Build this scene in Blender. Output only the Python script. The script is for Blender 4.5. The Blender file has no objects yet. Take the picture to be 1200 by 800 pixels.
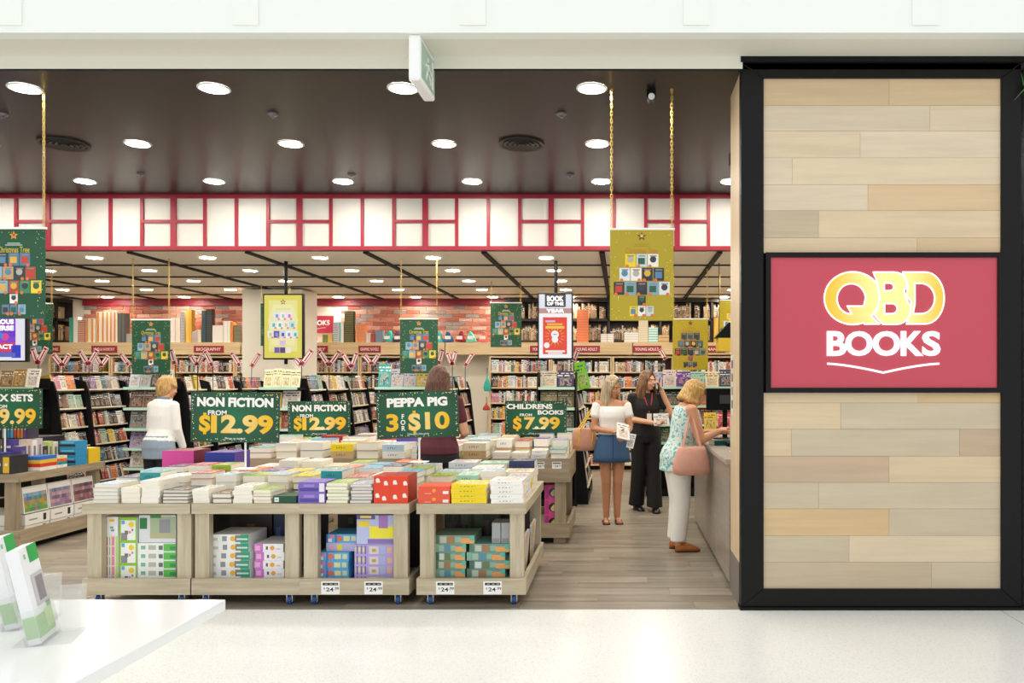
import bpy, bmesh, math, random
from mathutils import Vector, Matrix, Euler
R = random.Random(7)
scene = bpy.context.scene
COL = scene.collection
PI = math.pi

# ------------------------------------------------------------------ camera, world, exposure
F = 950.0; VX, VY, CH = 728.0, 447.0, 1.6       # focal length in pixels, vanishing point, eye height
cd = bpy.data.cameras.new('camera'); cam = bpy.data.objects.new('camera', cd); COL.objects.link(cam)
cam.location = (0, 0, CH); cam.rotation_euler = (PI/2, 0, 0)
cd.sensor_width = 36; cd.lens = F/1200*36
cd.shift_x = (600-VX)/1200; cd.shift_y = (VY-400)/1200
cd.clip_start = 0.05; cd.clip_end = 100
scene.camera = cam
w = bpy.data.worlds.new('mall_ambient'); scene.world = w; w.use_nodes = True
bg = w.node_tree.nodes['Background']; bg.inputs[0].default_value = (1.0, 1.0, 0.985, 1); bg.inputs[1].default_value = 0.86
scene.view_settings.view_transform = 'Standard'; scene.view_settings.look = 'None'
scene.view_settings.gamma = 1.0; scene.view_settings.use_curve_mapping = False
scene.view_settings.exposure = 0.38
LAMP = 120.0

def P(px, py, d): return Vector(((px-VX)*d/F, d, CH-(py-VY)*d/F))
def X(px, d): return (px-VX)*d/F
def Z(py, d): return CH-(py-VY)*d/F

# ------------------------------------------------------------------ colour + materials
def lin(c): return c/12.92 if c <= 0.04045 else ((c+0.055)/1.055)**2.4
def rgb(h):
    if not isinstance(h, str): return tuple(h)[:3]
    h = h.lstrip('#'); return tuple(lin(int(h[i:i+2], 16)/255) for i in (0, 2, 4))
def rgba(h): return rgb(h)+(1.0,)
MATS = {}
def newmat(name):
    m = bpy.data.materials.new(name); m.use_nodes = True
    return m, m.node_tree, m.node_tree.nodes['Principled BSDF']
def mat(name, col, rough=0.5, metal=0.0, emit=None, es=0.0, noise=0.0, nscale=20, bump=0.0, trans=0.0, alpha=1.0):
    if name in MATS: return MATS[name]
    m, nt, b = newmat(name)
    b.inputs['Base Color'].default_value = rgba(col); b.inputs['Roughness'].default_value = rough
    b.inputs['Metallic'].default_value = metal
    if emit: b.inputs['Emission Color'].default_value = rgba(emit); b.inputs['Emission Strength'].default_value = es
    if trans: b.inputs['Transmission Weight'].default_value = trans
    if alpha < 1: b.inputs['Alpha'].default_value = alpha
    if noise or bump:
        tc = nt.nodes.new('ShaderNodeTexCoord'); n = nt.nodes.new('ShaderNodeTexNoise')
        n.inputs['Scale'].default_value = nscale; n.inputs['Detail'].default_value = 4
        nt.links.new(tc.outputs['Object'], n.inputs['Vector'])
        if noise:
            mx = nt.nodes.new('ShaderNodeMix'); mx.data_type = 'RGBA'
            c = rgb(col)
            mx.inputs[6].default_value = tuple(min(1, v*(1-noise)) for v in c)+(1,)
            mx.inputs[7].default_value = tuple(min(1, v*(1+noise)) for v in c)+(1,)
            nt.links.new(n.outputs['Fac'], mx.inputs[0]); nt.links.new(mx.outputs[2], b.inputs['Base Color'])
        if bump:
            bp = nt.nodes.new('ShaderNodeBump'); bp.inputs['Strength'].default_value = bump; bp.inputs['Distance'].default_value = 0.01
            nt.links.new(n.outputs['Fac'], bp.inputs['Height']); nt.links.new(bp.outputs[0], b.inputs['Normal'])
    MATS[name] = m; return m
def woodmat(name, dark, light, axis=0, rough=0.45, vary=0.25, stretch=14.0):
    """grain stretched along the given object axis; each piece shifts in tone"""
    if name in MATS: return MATS[name]
    m, nt, b = newmat(name); N = nt.nodes.new; L = nt.links.new
    tc = N('ShaderNodeTexCoord'); oi = N('ShaderNodeObjectInfo'); mp = N('ShaderNodeMapping')
    s = [stretch]*3; s[axis] = stretch*0.07; mp.inputs['Scale'].default_value = s
    ml = N('ShaderNodeVectorMath'); ml.operation = 'SCALE'; cb = N('ShaderNodeCombineXYZ')
    for i in range(3): L(oi.outputs['Random'], cb.inputs[i])
    L(cb.outputs[0], ml.inputs[0]); ml.inputs['Scale'].default_value = 53.0
    L(ml.outputs[0], mp.inputs['Location']); L(tc.outputs['Object'], mp.inputs['Vector'])
    n = N('ShaderNodeTexNoise'); n.inputs['Scale'].default_value = 1.6; n.inputs['Detail'].default_value = 6; n.inputs['Roughness'].default_value = 0.65
    L(mp.outputs[0], n.inputs['Vector'])
    mx = N('ShaderNodeMix'); mx.data_type = 'RGBA'; mx.inputs[6].default_value = rgba(dark); mx.inputs[7].default_value = rgba(light)
    ramp = N('ShaderNodeMapRange'); ramp.inputs[1].default_value = 0.3; ramp.inputs[2].default_value = 0.7
    L(n.outputs['Fac'], ramp.inputs[0]); L(ramp.outputs[0], mx.inputs[0])
    hv = N('ShaderNodeHueSaturation'); mr = N('ShaderNodeMapRange')
    mr.inputs[3].default_value = 1-vary; mr.inputs[4].default_value = 1+vary*0.4
    L(oi.outputs['Random'], mr.inputs[0]); L(mr.outputs[0], hv.inputs['Value']); L(mx.outputs[2], hv.inputs['Color'])
    L(hv.outputs[0], b.inputs['Base Color']); b.inputs['Roughness'].default_value = rough
    MATS[name] = m; return m
def attrmat(name, rough=0.5, emit=0.0):
    if name in MATS: return MATS[name]
    m, nt, b = newmat(name); a = nt.nodes.new('ShaderNodeAttribute'); a.attribute_name = 'Col'
    b.inputs['Roughness'].default_value = rough
    if not emit: nt.links.new(a.outputs['Color'], b.inputs['Base Color'])
    if emit:
        b.inputs['Base Color'].default_value = (.02, .02, .02, 1)
        nt.links.new(a.outputs['Color'], b.inputs['Emission Color']); b.inputs['Emission Strength'].default_value = emit
    MATS[name] = m; return m
def covermat(name, src):
    """printed book cover: plain colour with a picture patch and lines of title"""
    if name in MATS: return MATS[name]
    m, nt, b = newmat(name); N = nt.nodes.new; L = nt.links.new
    if src == 'OBJ':
        s = N('ShaderNodeObjectInfo'); c = s.outputs['Color']
    else:
        s = N('ShaderNodeAttribute'); s.attribute_name = 'Col'; c = s.outputs['Color']
    uv = N('ShaderNodeUVMap'); uv.uv_map = 'UVMap'
    off = N('ShaderNodeVectorMath'); off.operation = 'SCALE'; off.inputs['Scale'].default_value = 71.0; L(c, off.inputs[0])
    ad = N('ShaderNodeVectorMath'); ad.operation = 'ADD'; L(uv.outputs[0], ad.inputs[0]); L(off.outputs[0], ad.inputs[1])
    n = N('ShaderNodeTexNoise'); n.inputs['Scale'].default_value = 4.2; n.inputs['Detail'].default_value = 2.5; L(ad.outputs[0], n.inputs['Vector'])
    rp_ = N('ShaderNodeValToRGB'); rp_.color_ramp.interpolation = 'CONSTANT'
    els = rp_.color_ramp.elements; els[0].position = 0; els[0].color = (.03, .035, .05, 1); els[1].position = .44; els[1].color = (.75, .7, .6, 1)
    for pos, cc in ((.5, (.42, .16, .08, 1)), (.56, (.75, .45, .12, 1)), (.62, (.1, .2, .3, 1))):
        e = els.new(pos); e.color = cc
    L(n.outputs['Fac'], rp_.inputs[0])
    pm_ = N('ShaderNodeMix'); pm_.data_type = 'RGBA'; pm_.inputs[0].default_value = .55; L(c, pm_.inputs[6]); L(rp_.outputs[0], pm_.inputs[7])
    su = N('ShaderNodeSeparateXYZ'); L(uv.outputs[0], su.inputs[0]); sc_ = N('ShaderNodeSeparateXYZ'); L(off.outputs[0], sc_.inputs[0])
    def mq(op, a, bb):
        q = N('ShaderNodeMath'); q.operation = op
        for i, v in enumerate((a, bb)):
            if v is None: continue
            if isinstance(v, (int, float)): q.inputs[i].default_value = v
            else: L(v, q.inputs[i])
        return q.outputs[0]
    fr_ = mq('FRACT', su.outputs[0], None)
    inn = mq('MULTIPLY', mq('MULTIPLY', mq('GREATER_THAN', fr_, .14), mq('LESS_THAN', fr_, .86)), mq('MULTIPLY', mq('GREATER_THAN', su.outputs[1], .1), mq('LESS_THAN', su.outputs[1], .56)))
    mx = N('ShaderNodeMix'); mx.data_type = 'RGBA'; L(inn, mx.inputs[0]); L(c, mx.inputs[6]); L(pm_.outputs[2], mx.inputs[7])
    sp = N('ShaderNodeSeparateXYZ'); L(uv.outputs[0], sp.inputs[0])
    def mth(op, a, bb):
        q = N('ShaderNodeMath'); q.operation = op
        for i, v in enumerate((a, bb)):
            if v is None: continue
            if isinstance(v, (int, float)): q.inputs[i].default_value = v
            else: L(v, q.inputs[i])
        return q.outputs[0]
    v = sp.outputs[1]
    lines = mth('GREATER_THAN', mth('SINE', mth('MULTIPLY', v, 46.0), None), 0.1)
    band = mth('MULTIPLY', mth('GREATER_THAN', v, 0.60), mth('LESS_THAN', v, 0.88))
    n2 = N('ShaderNodeTexNoise'); n2.inputs['Scale'].default_value = 9.0; n2.inputs['Detail'].default_value = 0; L(ad.outputs[0], n2.inputs['Vector'])
    txt = mth('MULTIPLY', mth('MULTIPLY', lines, band), mth('GREATER_THAN', n2.outputs['Fac'], 0.46))
    lum = N('ShaderNodeRGBToBW'); L(c, lum.inputs[0])
    tcol = N('ShaderNodeMix'); tcol.data_type = 'RGBA'; L(mth('GREATER_THAN', lum.outputs[0], 0.35), tcol.inputs[0])
    tcol.inputs[6].default_value = (0.9, 0.88, 0.8, 1); tcol.inputs[7].default_value = (0.06, 0.05, 0.09, 1)
    m2 = N('ShaderNodeMix'); m2.data_type = 'RGBA'; L(txt, m2.inputs[0]); L(mx.outputs[2], m2.inputs[6]); L(tcol.outputs[2], m2.inputs[7])
    L(m2.outputs[2], b.inputs['Base Color']); b.inputs['Roughness'].default_value = 0.35
    MATS[name] = m; return m

# ------------------------------------------------------------------ mesh builder
class MB:
    def __init__(s): s.v = []; s.f = []; s.mi = []; s.col = []; s.uv = []
    def face(s, pts, mi=0, col=None, uvs=None):
        b0 = len(s.v); s.v += [tuple(p) for p in pts]; s.f.append(tuple(range(b0, b0+len(pts)))); s.mi.append(mi)
        s.col.append(rgb(col) if col is not None else (1, 1, 1)); s.uv.append(uvs)
    def poly(s, verts, faces, mi=0, col=None):
        b0 = len(s.v); s.v += [tuple(p) for p in verts]
        c = rgb(col) if col is not None else (1, 1, 1)
        for f in faces: s.f.append(tuple(b0+i for i in f)); s.mi.append(mi); s.col.append(c); s.uv.append(None)
    def box(s, x0, x1, y0, y1, z0, z1, mi=0, col=None, M=None, uvfront=False):
        vs = [Vector(p) for p in ((x0,y0,z0),(x1,y0,z0),(x1,y1,z0),(x0,y1,z0),(x0,y0,z1),(x1,y0,z1),(x1,y1,z1),(x0,y1,z1))]
        if M is not None: vs = [M @ p for p in vs]
        s.poly(vs, [(0,3,2,1),(4,5,6,7),(0,1,5,4),(1,2,6,5),(2,3,7,6),(3,0,4,7)], mi, col)
        if uvfront:
            q = [(0,0),(1,0),(1,1),(0,1)]
            for k in range(-6, 0): s.uv[k] = q
        return s
    def quadz(s, x0, x1, z0, z1, y, col, mi=0):       # flat print facing -y
        s.face([(x0,y,z0),(x1,y,z0),(x1,y,z1),(x0,y,z1)], mi, col); return s
    def disc(s, x, z, r, y, col, n=14, mi=0):
        s.face([(x+r*math.cos(2*PI*i/n), y, z+r*math.sin(2*PI*i/n)) for i in range(n)], mi, col)
    def star(s, x, z, r, y, col, mi=0):
        pts = [(x+(r if i % 2 == 0 else r*.45)*math.sin(PI*i/5), y, z+(r if i % 2 == 0 else r*.45)*math.cos(PI*i/5)) for i in range(10)]
        pts.reverse()
        for i in range(10): s.face([(x, y, z), pts[i], pts[(i+1) % 10]], mi, col)
    def cyl(s, p0, p1, r0, r1=None, n=12, mi=0, col=None, caps=True):
        r1 = r0 if r1 is None else r1
        p0 = Vector(p0); p1 = Vector(p1); d = (p1-p0).normalized()
        a = d.orthogonal().normalized(); b = d.cross(a)
        vs = []
        for p, r in ((p0, r0), (p1, r1)):
            vs += [p+(a*math.cos(2*PI*i/n)+b*math.sin(2*PI*i/n))*r for i in range(n)]
        fs = [(i, (i+1) % n, n+(i+1) % n, n+i) for i in range(n)]
        if caps: fs += [tuple(range(n-1, -1, -1)), tuple(range(n, 2*n))]
        s.poly(vs, fs, mi, col); return s
    def loft(s, rings, mi=0, col=None, caps=True):
        n = len(rings[0]); vs = [p for r in rings for p in r]; fs = []
        for k in range(len(rings)-1):
            for i in range(n): fs.append((k*n+i, k*n+(i+1) % n, (k+1)*n+(i+1) % n, (k+1)*n+i))
        if caps: fs += [tuple(range(n-1, -1, -1)), tuple(range((len(rings)-1)*n, len(rings)*n))]
        s.poly(vs, fs, mi, col); return s
    def lathe(s, prof, c=(0,0,0), n=20, mi=0, col=None, caps=True):
        c = Vector(c)
        return s.loft([[c+Vector((r*math.cos(2*PI*i/n), r*math.sin(2*PI*i/n), z)) for i in range(n)] for r, z in prof], mi, col, caps)
    def capsule(s, p0, p1, r0, r1=None, n=12, mi=0, col=None):
        r1 = r0 if r1 is None else r1
        p0 = Vector(p0); p1 = Vector(p1); d = p1-p0
        d = d.normalized() if d.length > 1e-6 else Vector((0,0,1))
        a = d.orthogonal().normalized(); b = d.cross(a); rings = []
        for p, r, ts in ((p0, r0, (-80,-50,-20)), (p1, r1, (20,50,80))):
            for t in ts:
                cc = p+d*(r*math.sin(math.radians(t))); rr = r*math.cos(math.radians(t))
                rings.append([cc+(a*math.cos(2*PI*i/n)+b*math.sin(2*PI*i/n))*rr for i in range(n)])
        return s.loft(rings, mi, col)
    def ell(s, c, rx, ry, rz, n=16, m=10, mi=0, col=None, M=None):
        c = Vector(c); rings = []
        for k in range(1, m):
            t = -PI/2+PI*k/m; q = []
            for i in range(n):
                v = Vector((rx*math.cos(t)*math.cos(2*PI*i/n), ry*math.cos(t)*math.sin(2*PI*i/n), rz*math.sin(t)))
                q.append(c+(M @ v if M is not None else v))
            rings.append(q)
        return s.loft(rings, mi, col)
    def mesh(s, name, mats, smooth=False):
        me = bpy.data.meshes.new(name); me.from_pydata(s.v, [], s.f)
        if not isinstance(mats, (list, tuple)): mats = [mats]
        for m in mats: me.materials.append(m)
        me.polygons.foreach_set('material_index', s.mi)
        ca = me.color_attributes.new('Col', 'FLOAT_COLOR', 'CORNER'); arr = []
        for f, c in zip(s.f, s.col): arr += list(c+(1.0,))*len(f)
        ca.data.foreach_set('color', arr)
        uvl = me.uv_layers.new(name='UVMap'); ua = []
        for f, u in zip(s.f, s.uv):
            for i in range(len(f)): ua += list(u[i]) if u else [0.5, 0.3]
        uvl.data.foreach_set('uv', ua)
        if smooth: me.polygons.foreach_set('use_smooth', [True]*len(s.f))
        me.update(); return me
    def build(s, name, mats, parent=None, loc=(0,0,0), rot=(0,0,0), smooth=False):
        return mobj(name, s.mesh(name, mats, smooth), parent, loc, rot)
def mobj(name, me, parent=None, loc=(0,0,0), rot=(0,0,0), scale=None):
    o = bpy.data.objects.new(name, me); COL.objects.link(o); o.location = loc; o.rotation_euler = rot
    if scale: o.scale = scale
    if parent: o.parent = parent
    return o
def tag(o, label, cat=None, group=None, kind=None):
    if label: o['label'] = label
    if cat: o['category'] = cat
    if group: o['group'] = group
    if kind: o['kind'] = kind
    return o
def thing(name, label, cat, loc=(0,0,0), rz=0, group=None, kind=None):
    o = bpy.data.objects.new(name, None); COL.objects.link(o); o.location = loc; o.rotation_euler = (0, 0, rz)
    o.empty_display_size = 0.1
    return tag(o, label, cat, group, kind)
def struct(o, label): return tag(o, label, None, None, 'structure')
def box(name, x0, x1, y0, y1, z0, z1, m, parent=None):
    """a box mesh whose origin is its centre"""
    c = ((x0+x1)/2, (y0+y1)/2, (z0+z1)/2)
    hx, hy, hz = abs(x1-x0)/2, abs(y1-y0)/2, abs(z1-z0)/2
    return MB().box(-hx, hx, -hy, hy, -hz, hz).build(name, m, parent, c)
def bevel(o, wd=0.004, seg=2):
    md = o.modifiers.new('bevel', 'BEVEL'); md.width = wd; md.segments = seg; md.limit_method = 'ANGLE'; return o
def copy_tree(o, parent=None):
    c = o.copy(); COL.objects.link(c)
    if parent: c.parent = parent
    for ch in list(o.children): copy_tree(ch, c)
    return c
def text(name, s, wd, ht, m, parent=None, loc=(0,0,0), bold=0.02, ext=0.002, align='C', rot=(0,0,0), colf=None, lspace=1.0, res=4):
    """lettering facing -y, fitted to a width and/or height, centred at loc"""
    cu = bpy.data.curves.new('t', 'FONT'); cu.body = s; cu.size = 1.0; cu.offset = bold; cu.extrude = 0.0; cu.resolution_u = res
    cu.space_character = lspace; cu.space_line = 0.9; cu.align_x = 'CENTER'
    to = bpy.data.objects.new('t', cu); COL.objects.link(to)
    dg = bpy.context.evaluated_depsgraph_get(); me = bpy.data.meshes.new_from_object(to.evaluated_get(dg))
    bpy.data.objects.remove(to); bpy.data.curves.remove(cu)
    xs = [v.co.x for v in me.vertices]; ys = [v.co.y for v in me.vertices]
    x0, x1, y0, y1 = min(xs), max(xs), min(ys), max(ys)
    sx = wd/(x1-x0) if wd else None; sy = ht/(y1-y0) if ht else None
    sx = sx or sy; sy = sy or sx
    pts = [((v.co.x-(x0+x1)/2)*sx, (v.co.y-(y0+y1)/2)*sy) for v in me.vertices]
    for v, (a, b) in zip(me.vertices, pts): v.co = (a, -ext, b)
    me.materials.clear(); me.materials.append(m)
    if colf:
        ca = me.color_attributes.new('Col', 'FLOAT_COLOR', 'POINT')
        for i, (a, b) in enumerate(pts): ca.data[i].color = tuple(colf(a, b))+(1.0,)
    if ext > 0.003:
        bm = bmesh.new(); bm.from_mesh(me)
        r = bmesh.ops.extrude_face_region(bm, geom=list(bm.faces))
        bmesh.ops.translate(bm, verts=[g for g in r['geom'] if isinstance(g, bmesh.types.BMVert)], vec=(0, ext, 0))
        bm.to_mesh(me); bm.free()
    me.name = name
    return mobj(name, me, parent, loc, rot)
def fromeval(o):
    dg = bpy.context.evaluated_depsgraph_get(); me = bpy.data.meshes.new_from_object(o.evaluated_get(dg)); return me
def mix3(a, b, t): return tuple(x*(1-t)+y*t for x, y in zip(a, b))
ORD = ['first','second','third','fourth','fifth','sixth','seventh','eighth','ninth','tenth','eleventh','twelfth','thirteenth','fourteenth','fifteenth','sixteenth']

# ------------------------------------------------------------------ shared materials
M_black = mat('black_metal', '#0e0f11', 0.42)
M_frame = mat('frame_black', '#0a0b0c', 0.38)
for m_ in (M_black, M_frame): m_.node_tree.nodes['Principled BSDF'].inputs['Specular IOR Level'].default_value = .22
M_white = mat('white_paint', '#f2f2ec', 0.5)
M_cream = mat('cream_paint', '#e9e2d2', 0.6)
M_red = mat('red_paint', '#a3213a', 0.4)
M_dred = mat('dark_red_paint', '#7d1428', 0.5)
M_railx = woodmat('pale_timber_x', '#a89a80', '#cfc3aa', 0, vary=.06)
M_railz = woodmat('pale_timber_z', '#a89a80', '#cfc3aa', 2, vary=.06)
M_raily = woodmat('pale_timber_y', '#a89a80', '#cfc3aa', 1, vary=.06)
M_brailx = woodmat('brown_timber_x', '#8d7c64', '#b5a58b', 0, vary=.06)
M_brailz = woodmat('brown_timber_z', '#8d7c64', '#b5a58b', 2, vary=.06)
M_braily = woodmat('brown_timber_y', '#8d7c64', '#b5a58b', 1, vary=.06)
M_shelf = woodmat('shelf_maple', '#d2b385', '#e8cfa4', 0, vary=.08)
M_shelfz = woodmat('shelf_maple_z', '#d2b385', '#e8cfa4', 2, vary=.08)
M_paper = mat('paper', '#efe9da', 0.8)
M_attr = attrmat('printed', 0.45)
M_screen = attrmat('lit_screen', 0.3, .72)
M_cover = covermat('book_cover', 'OBJ')
def spinemat():
    m, nt, b = newmat('book_spine'); N = nt.nodes.new; L = nt.links.new
    s = N('ShaderNodeObjectInfo'); uv = N('ShaderNodeUVMap'); uv.uv_map = 'UVMap'; sp = N('ShaderNodeSeparateXYZ'); L(uv.outputs[0], sp.inputs[0])
    n = N('ShaderNodeTexNoise'); n.inputs['Scale'].default_value = 14; n.inputs['Detail'].default_value = 0
    mp = N('ShaderNodeMapping'); mp.inputs['Scale'].default_value = (1, .12, 1); L(uv.outputs[0], mp.inputs[0]); L(mp.outputs[0], n.inputs['Vector'])
    def mt(op, a, c):
        q = N('ShaderNodeMath'); q.operation = op
        for i, v in enumerate((a, c)):
            if isinstance(v, (int, float)): q.inputs[i].default_value = v
            else: L(v, q.inputs[i])
        return q.outputs[0]
    v = sp.outputs[1]; u = sp.outputs[0]
    f = mt('MULTIPLY', mt('MULTIPLY', mt('GREATER_THAN', v, .35), mt('LESS_THAN', v, .65)), mt('MULTIPLY', mt('MULTIPLY', mt('GREATER_THAN', u, .25), mt('LESS_THAN', u, .7)), mt('GREATER_THAN', n.outputs['Fac'], .5)))
    hs = N('ShaderNodeHueSaturation'); hs.inputs['Value'].default_value = .45; L(s.outputs['Color'], hs.inputs['Color'])
    mx = N('ShaderNodeMix'); mx.data_type = 'RGBA'; L(f, mx.inputs[0]); L(s.outputs['Color'], mx.inputs[6]); L(hs.outputs[0], mx.inputs[7])
    L(mx.outputs[2], b.inputs['Base Color']); b.inputs['Roughness'].default_value = .35; return m
M_spine = spinemat()
M_scover = covermat('shelf_book_cover', 'ATTR')
M_lamp = mat('lamp_lens', '#ffffff', 0.4, emit=(1.0, 0.93, 0.82), es=LAMP)
M_trim = mat('lamp_trim', '#f5f2ea', 0.4)
M_gold = mat('gold_chain', '#d8b765', 0.35, 0.7)
M_acr = mat('clear_acrylic', '#ffffff', 0.03, trans=1.0, alpha=1.0)
# ================================================================== THE SETTING
FD, BD, WD = 5.69, 9.5, 15.1          # facade, bulkhead and back wall distances
HC, LC = 3.79, 3.14                   # dark ceiling and lower ceiling heights
XL, XR = -12.4, 3.2
# mall floor: two polished terrazzo slabs with a joint
def terrazzo():
    m, nt, b = newmat('terrazzo'); N = nt.nodes.new; L = nt.links.new
    tc = N('ShaderNodeTexCoord'); v = N('ShaderNodeTexVoronoi'); v.inputs['Scale'].default_value = 70
    L(tc.outputs['Object'], v.inputs['Vector'])
    n = N('ShaderNodeTexNoise'); n.inputs['Scale'].default_value = 90; n.inputs['Detail'].default_value = 3; L(tc.outputs['Object'], n.inputs['Vector'])
    r = N('ShaderNodeValToRGB'); r.color_ramp.elements[0].position = .36; r.color_ramp.elements[0].color = rgba('#e3e5e1')
    r.color_ramp.elements[1].position = .47; r.color_ramp.elements[1].color = rgba('#f1f3f0')
    L(n.outputs['Fac'], r.inputs[0]); L(r.outputs[0], b.inputs['Base Color']); b.inputs['Roughness'].default_value = .24
    return m
M_terr = terrazzo()
fl = thing('floor', 'polished white terrazzo mall floor in front of the shop', None, kind='structure')
JX = 2.655
for a, b_ in ((-16, JX-.004), (JX+.004, 9)):
    box('floor_slab', a, b_, -6, FD-.002, -.06, 0, M_terr, fl)
box('joint_bed', JX-.004, JX+.004, -6, FD-.002, -.06, -.004, mat('joint_grey', '#6a6660', .7), fl)
box('threshold_strip', -7, .86, FD-.002, FD+.02, -.05, .001, mat('threshold_metal', '#b9b6ad', .35, .6), fl)
# shop floor: timber planks
M_plank = woodmat('floor_plank', '#7f7566', '#b2a897', 0, rough=.3, vary=.22, stretch=9)
fs = box('floor', XL, XR, FD+.02, WD+.4, -.08, -.004, M_plank); struct(fs, 'grey brown timber plank floor of the bookshop')
rows = 36; pw = .19; plen = 1.25
pm = MB().box(-plen/2+.0012, plen/2-.0012, -pw/2+.0012, pw/2-.0012, -.004, .0).mesh('plank', M_plank)
for r in range(rows):
    y = FD+.02+pw*(r+.5); off = (r*0.437) % 1.0*plen
    for k in range(8):
        x = -7.6+off+k*plen
        if x-plen/2 > .86 or (y > 9.3 and x+plen/2 < -6.6): continue
        o = mobj('plank', pm, fs, (x-fs.location.x, y-fs.location.y, -fs.location.z))
# walls
wl = box('wall_left', XL-.15, XL, FD, WD+.3, 0, HC+.3, M_cream); struct(wl, 'cream side wall on the left of the shop')
wr = box('wall_right', XR, XR+.15, FD, WD+.3, 0, HC+.3, M_cream); struct(wr, 'cream wall behind the service counter')
wb = box('wall_back', XL, XR, WD, WD+.2, 0, LC, M_cream); struct(wb, 'back wall of the shop with brickwork above the shelving')
# unseen front wall left of the opening, added to keep mall light out
wf = box('wall_front_blocker', XL, -7.0, FD, FD+.2, 0, HC, M_cream); struct(wf, 'unseen cream wall added left of the shop opening to block mall light')
# dark ceiling
M_dark = mat('dark_ceiling', '#130f0c', .34, noise=.12, nscale=3); M_dark.node_tree.nodes['Principled BSDF'].inputs['Specular IOR Level'].default_value = .38
cl = box('ceiling', XL, XR, FD, BD+.1, HC, HC+.12, M_dark); struct(cl, 'glossy dark brown ceiling at the front of the shop')
# lower ceiling of beige panels with black recessed joints
M_panel = mat('ceiling_panel', '#f8efe0', .6)
M_joint = mat('ceiling_joint_black', '#100e0d', .7)
c2 = box('ceiling', XL, XR, BD+.1, WD+.2, LC+.02, LC+.12, M_joint); struct(c2, 'lower ceiling of beige panels with black joints')
gx = [-.23+1.4*k for k in range(-9, 4)]; gy = [BD+.1, 10.68, 11.88, 13.08, 14.28, WD]
for i in range(len(gx)-1):
    for j in range(len(gy)-1):
        x0, x1 = max(XL, gx[i]+.035), min(XR, gx[i+1]-.035)
        if x1-x0 < .1: continue
        o = box('ceiling_panel', x0, x1, gy[j]+.022, gy[j+1]-.022, LC, LC+.02, M_panel); o.parent = c2
        o.location -= c2.location
for x in gx:
    if XL < x < XR:
        o = box('batten', x-.028, x+.028, BD+.1, WD, LC-.022, LC+.02, M_joint); o.parent = c2; o.location -= c2.location
for y in gy[1:-1]:
    for i in range(len(gx)-1):
        a, b_ = max(XL, gx[i]+.028), min(XR, gx[i+1]-.028)
        if b_-a > .1:
            o = box('batten', a, b_, y-.02, y+.02, LC-.016, LC+.02, M_joint); o.parent = c2; o.location -= c2.location
# bulkhead of white panels in red battens
bh = thing('wall_bulkhead', 'white panelled bulkhead with red batten grid between the two ceilings', None, (0, BD, LC), kind='structure')
H = HC-LC
box('backing', XL, XR, .03, .1, -.0, H, M_dred, bh)
box('rail', XL, XR, -.02, .03, 0, .045, M_red, bh); box('rail', XL, XR, -.02, .03, H-.045, H, M_red, bh)
p4 = 1.474; t0 = -.82
for k in range(-8, 4):
    xt = t0+k*p4
    for q in range(4):
        a = xt+q*p4/4; b_ = a+p4/4
        wa = .032 if q == 0 else .018
        wb_ = .032 if q == 3 else .018
        if b_ < XL or a > XR-.2: continue
        box('stile', a-wa, a+wa, -.02, .03, .045, H-.045, M_red, bh)
        x0, x1 = a+wa, b_-wb_
        if q in (0, 3):
            box('mid_rail', x0, x1, -.02, .03, H*.515-.017, H*.515+.017, M_red, bh)
            box('panel', x0, x1, .005, .03, .045, H*.515-.017, mat('bulkhead_panel', '#e2e0d9', .5), bh); box('panel', x0, x1, .005, .03, H*.515+.017, H-.045, mat('bulkhead_panel', '#e2e0d9', .5), bh)
        else:
            box('panel', x0, x1, .005, .03, .045, H-.045, mat('bulkhead_panel', '#e2e0d9', .5), bh)
# mall fascia and soffit
SH = 3.876; SD = 5.29
fa = thing('wall_fascia', 'white mall bulkhead above the shopfront', None, (0, SD, SH), kind='structure')
box('fascia_board', -14, 8, 0, .1, 0, 1.6, mat('fascia_white', '#f0f5f0', .45), fa)
M_bpanel = None
M_soff = mat('soffit_white', '#e3e2d6', .6)
box('soffit', -14, 8, .1, .42, 0, .06, M_soff, fa)
box('header_lip', -14, .85, FD-SD-.012, FD-SD-.001, HC-SH, .0, M_soff, fa)
box('black_edge', -14, .85, FD-SD-.012, FD-SD-.001, HC-SH-.01, HC-SH-.0005, M_black, fa)
for px in (5, 282, 548, 810, 1078):
    x = X(px+6, SD); bx = MB()
    zz = Z(12, SD)-SH
    bx.box(x-.085, x+.085, -.012, -.0005, zz-.1, zz+.1).build('access_plate', mat('plate_white', '#f0f5f0', .4), fa)
# unseen slab added above so that outside light only enters from the mall
box('roof_blocker', XL-.2, XR+.2, FD+.1, WD+.4, HC+.2, HC+.3, M_cream, None)
struct(bpy.data.objects['roof_blocker'], 'unseen slab added above the shop ceilings to block outside light'); bpy.data.objects['roof_blocker'].name = 'ceiling_blocker'

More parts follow.
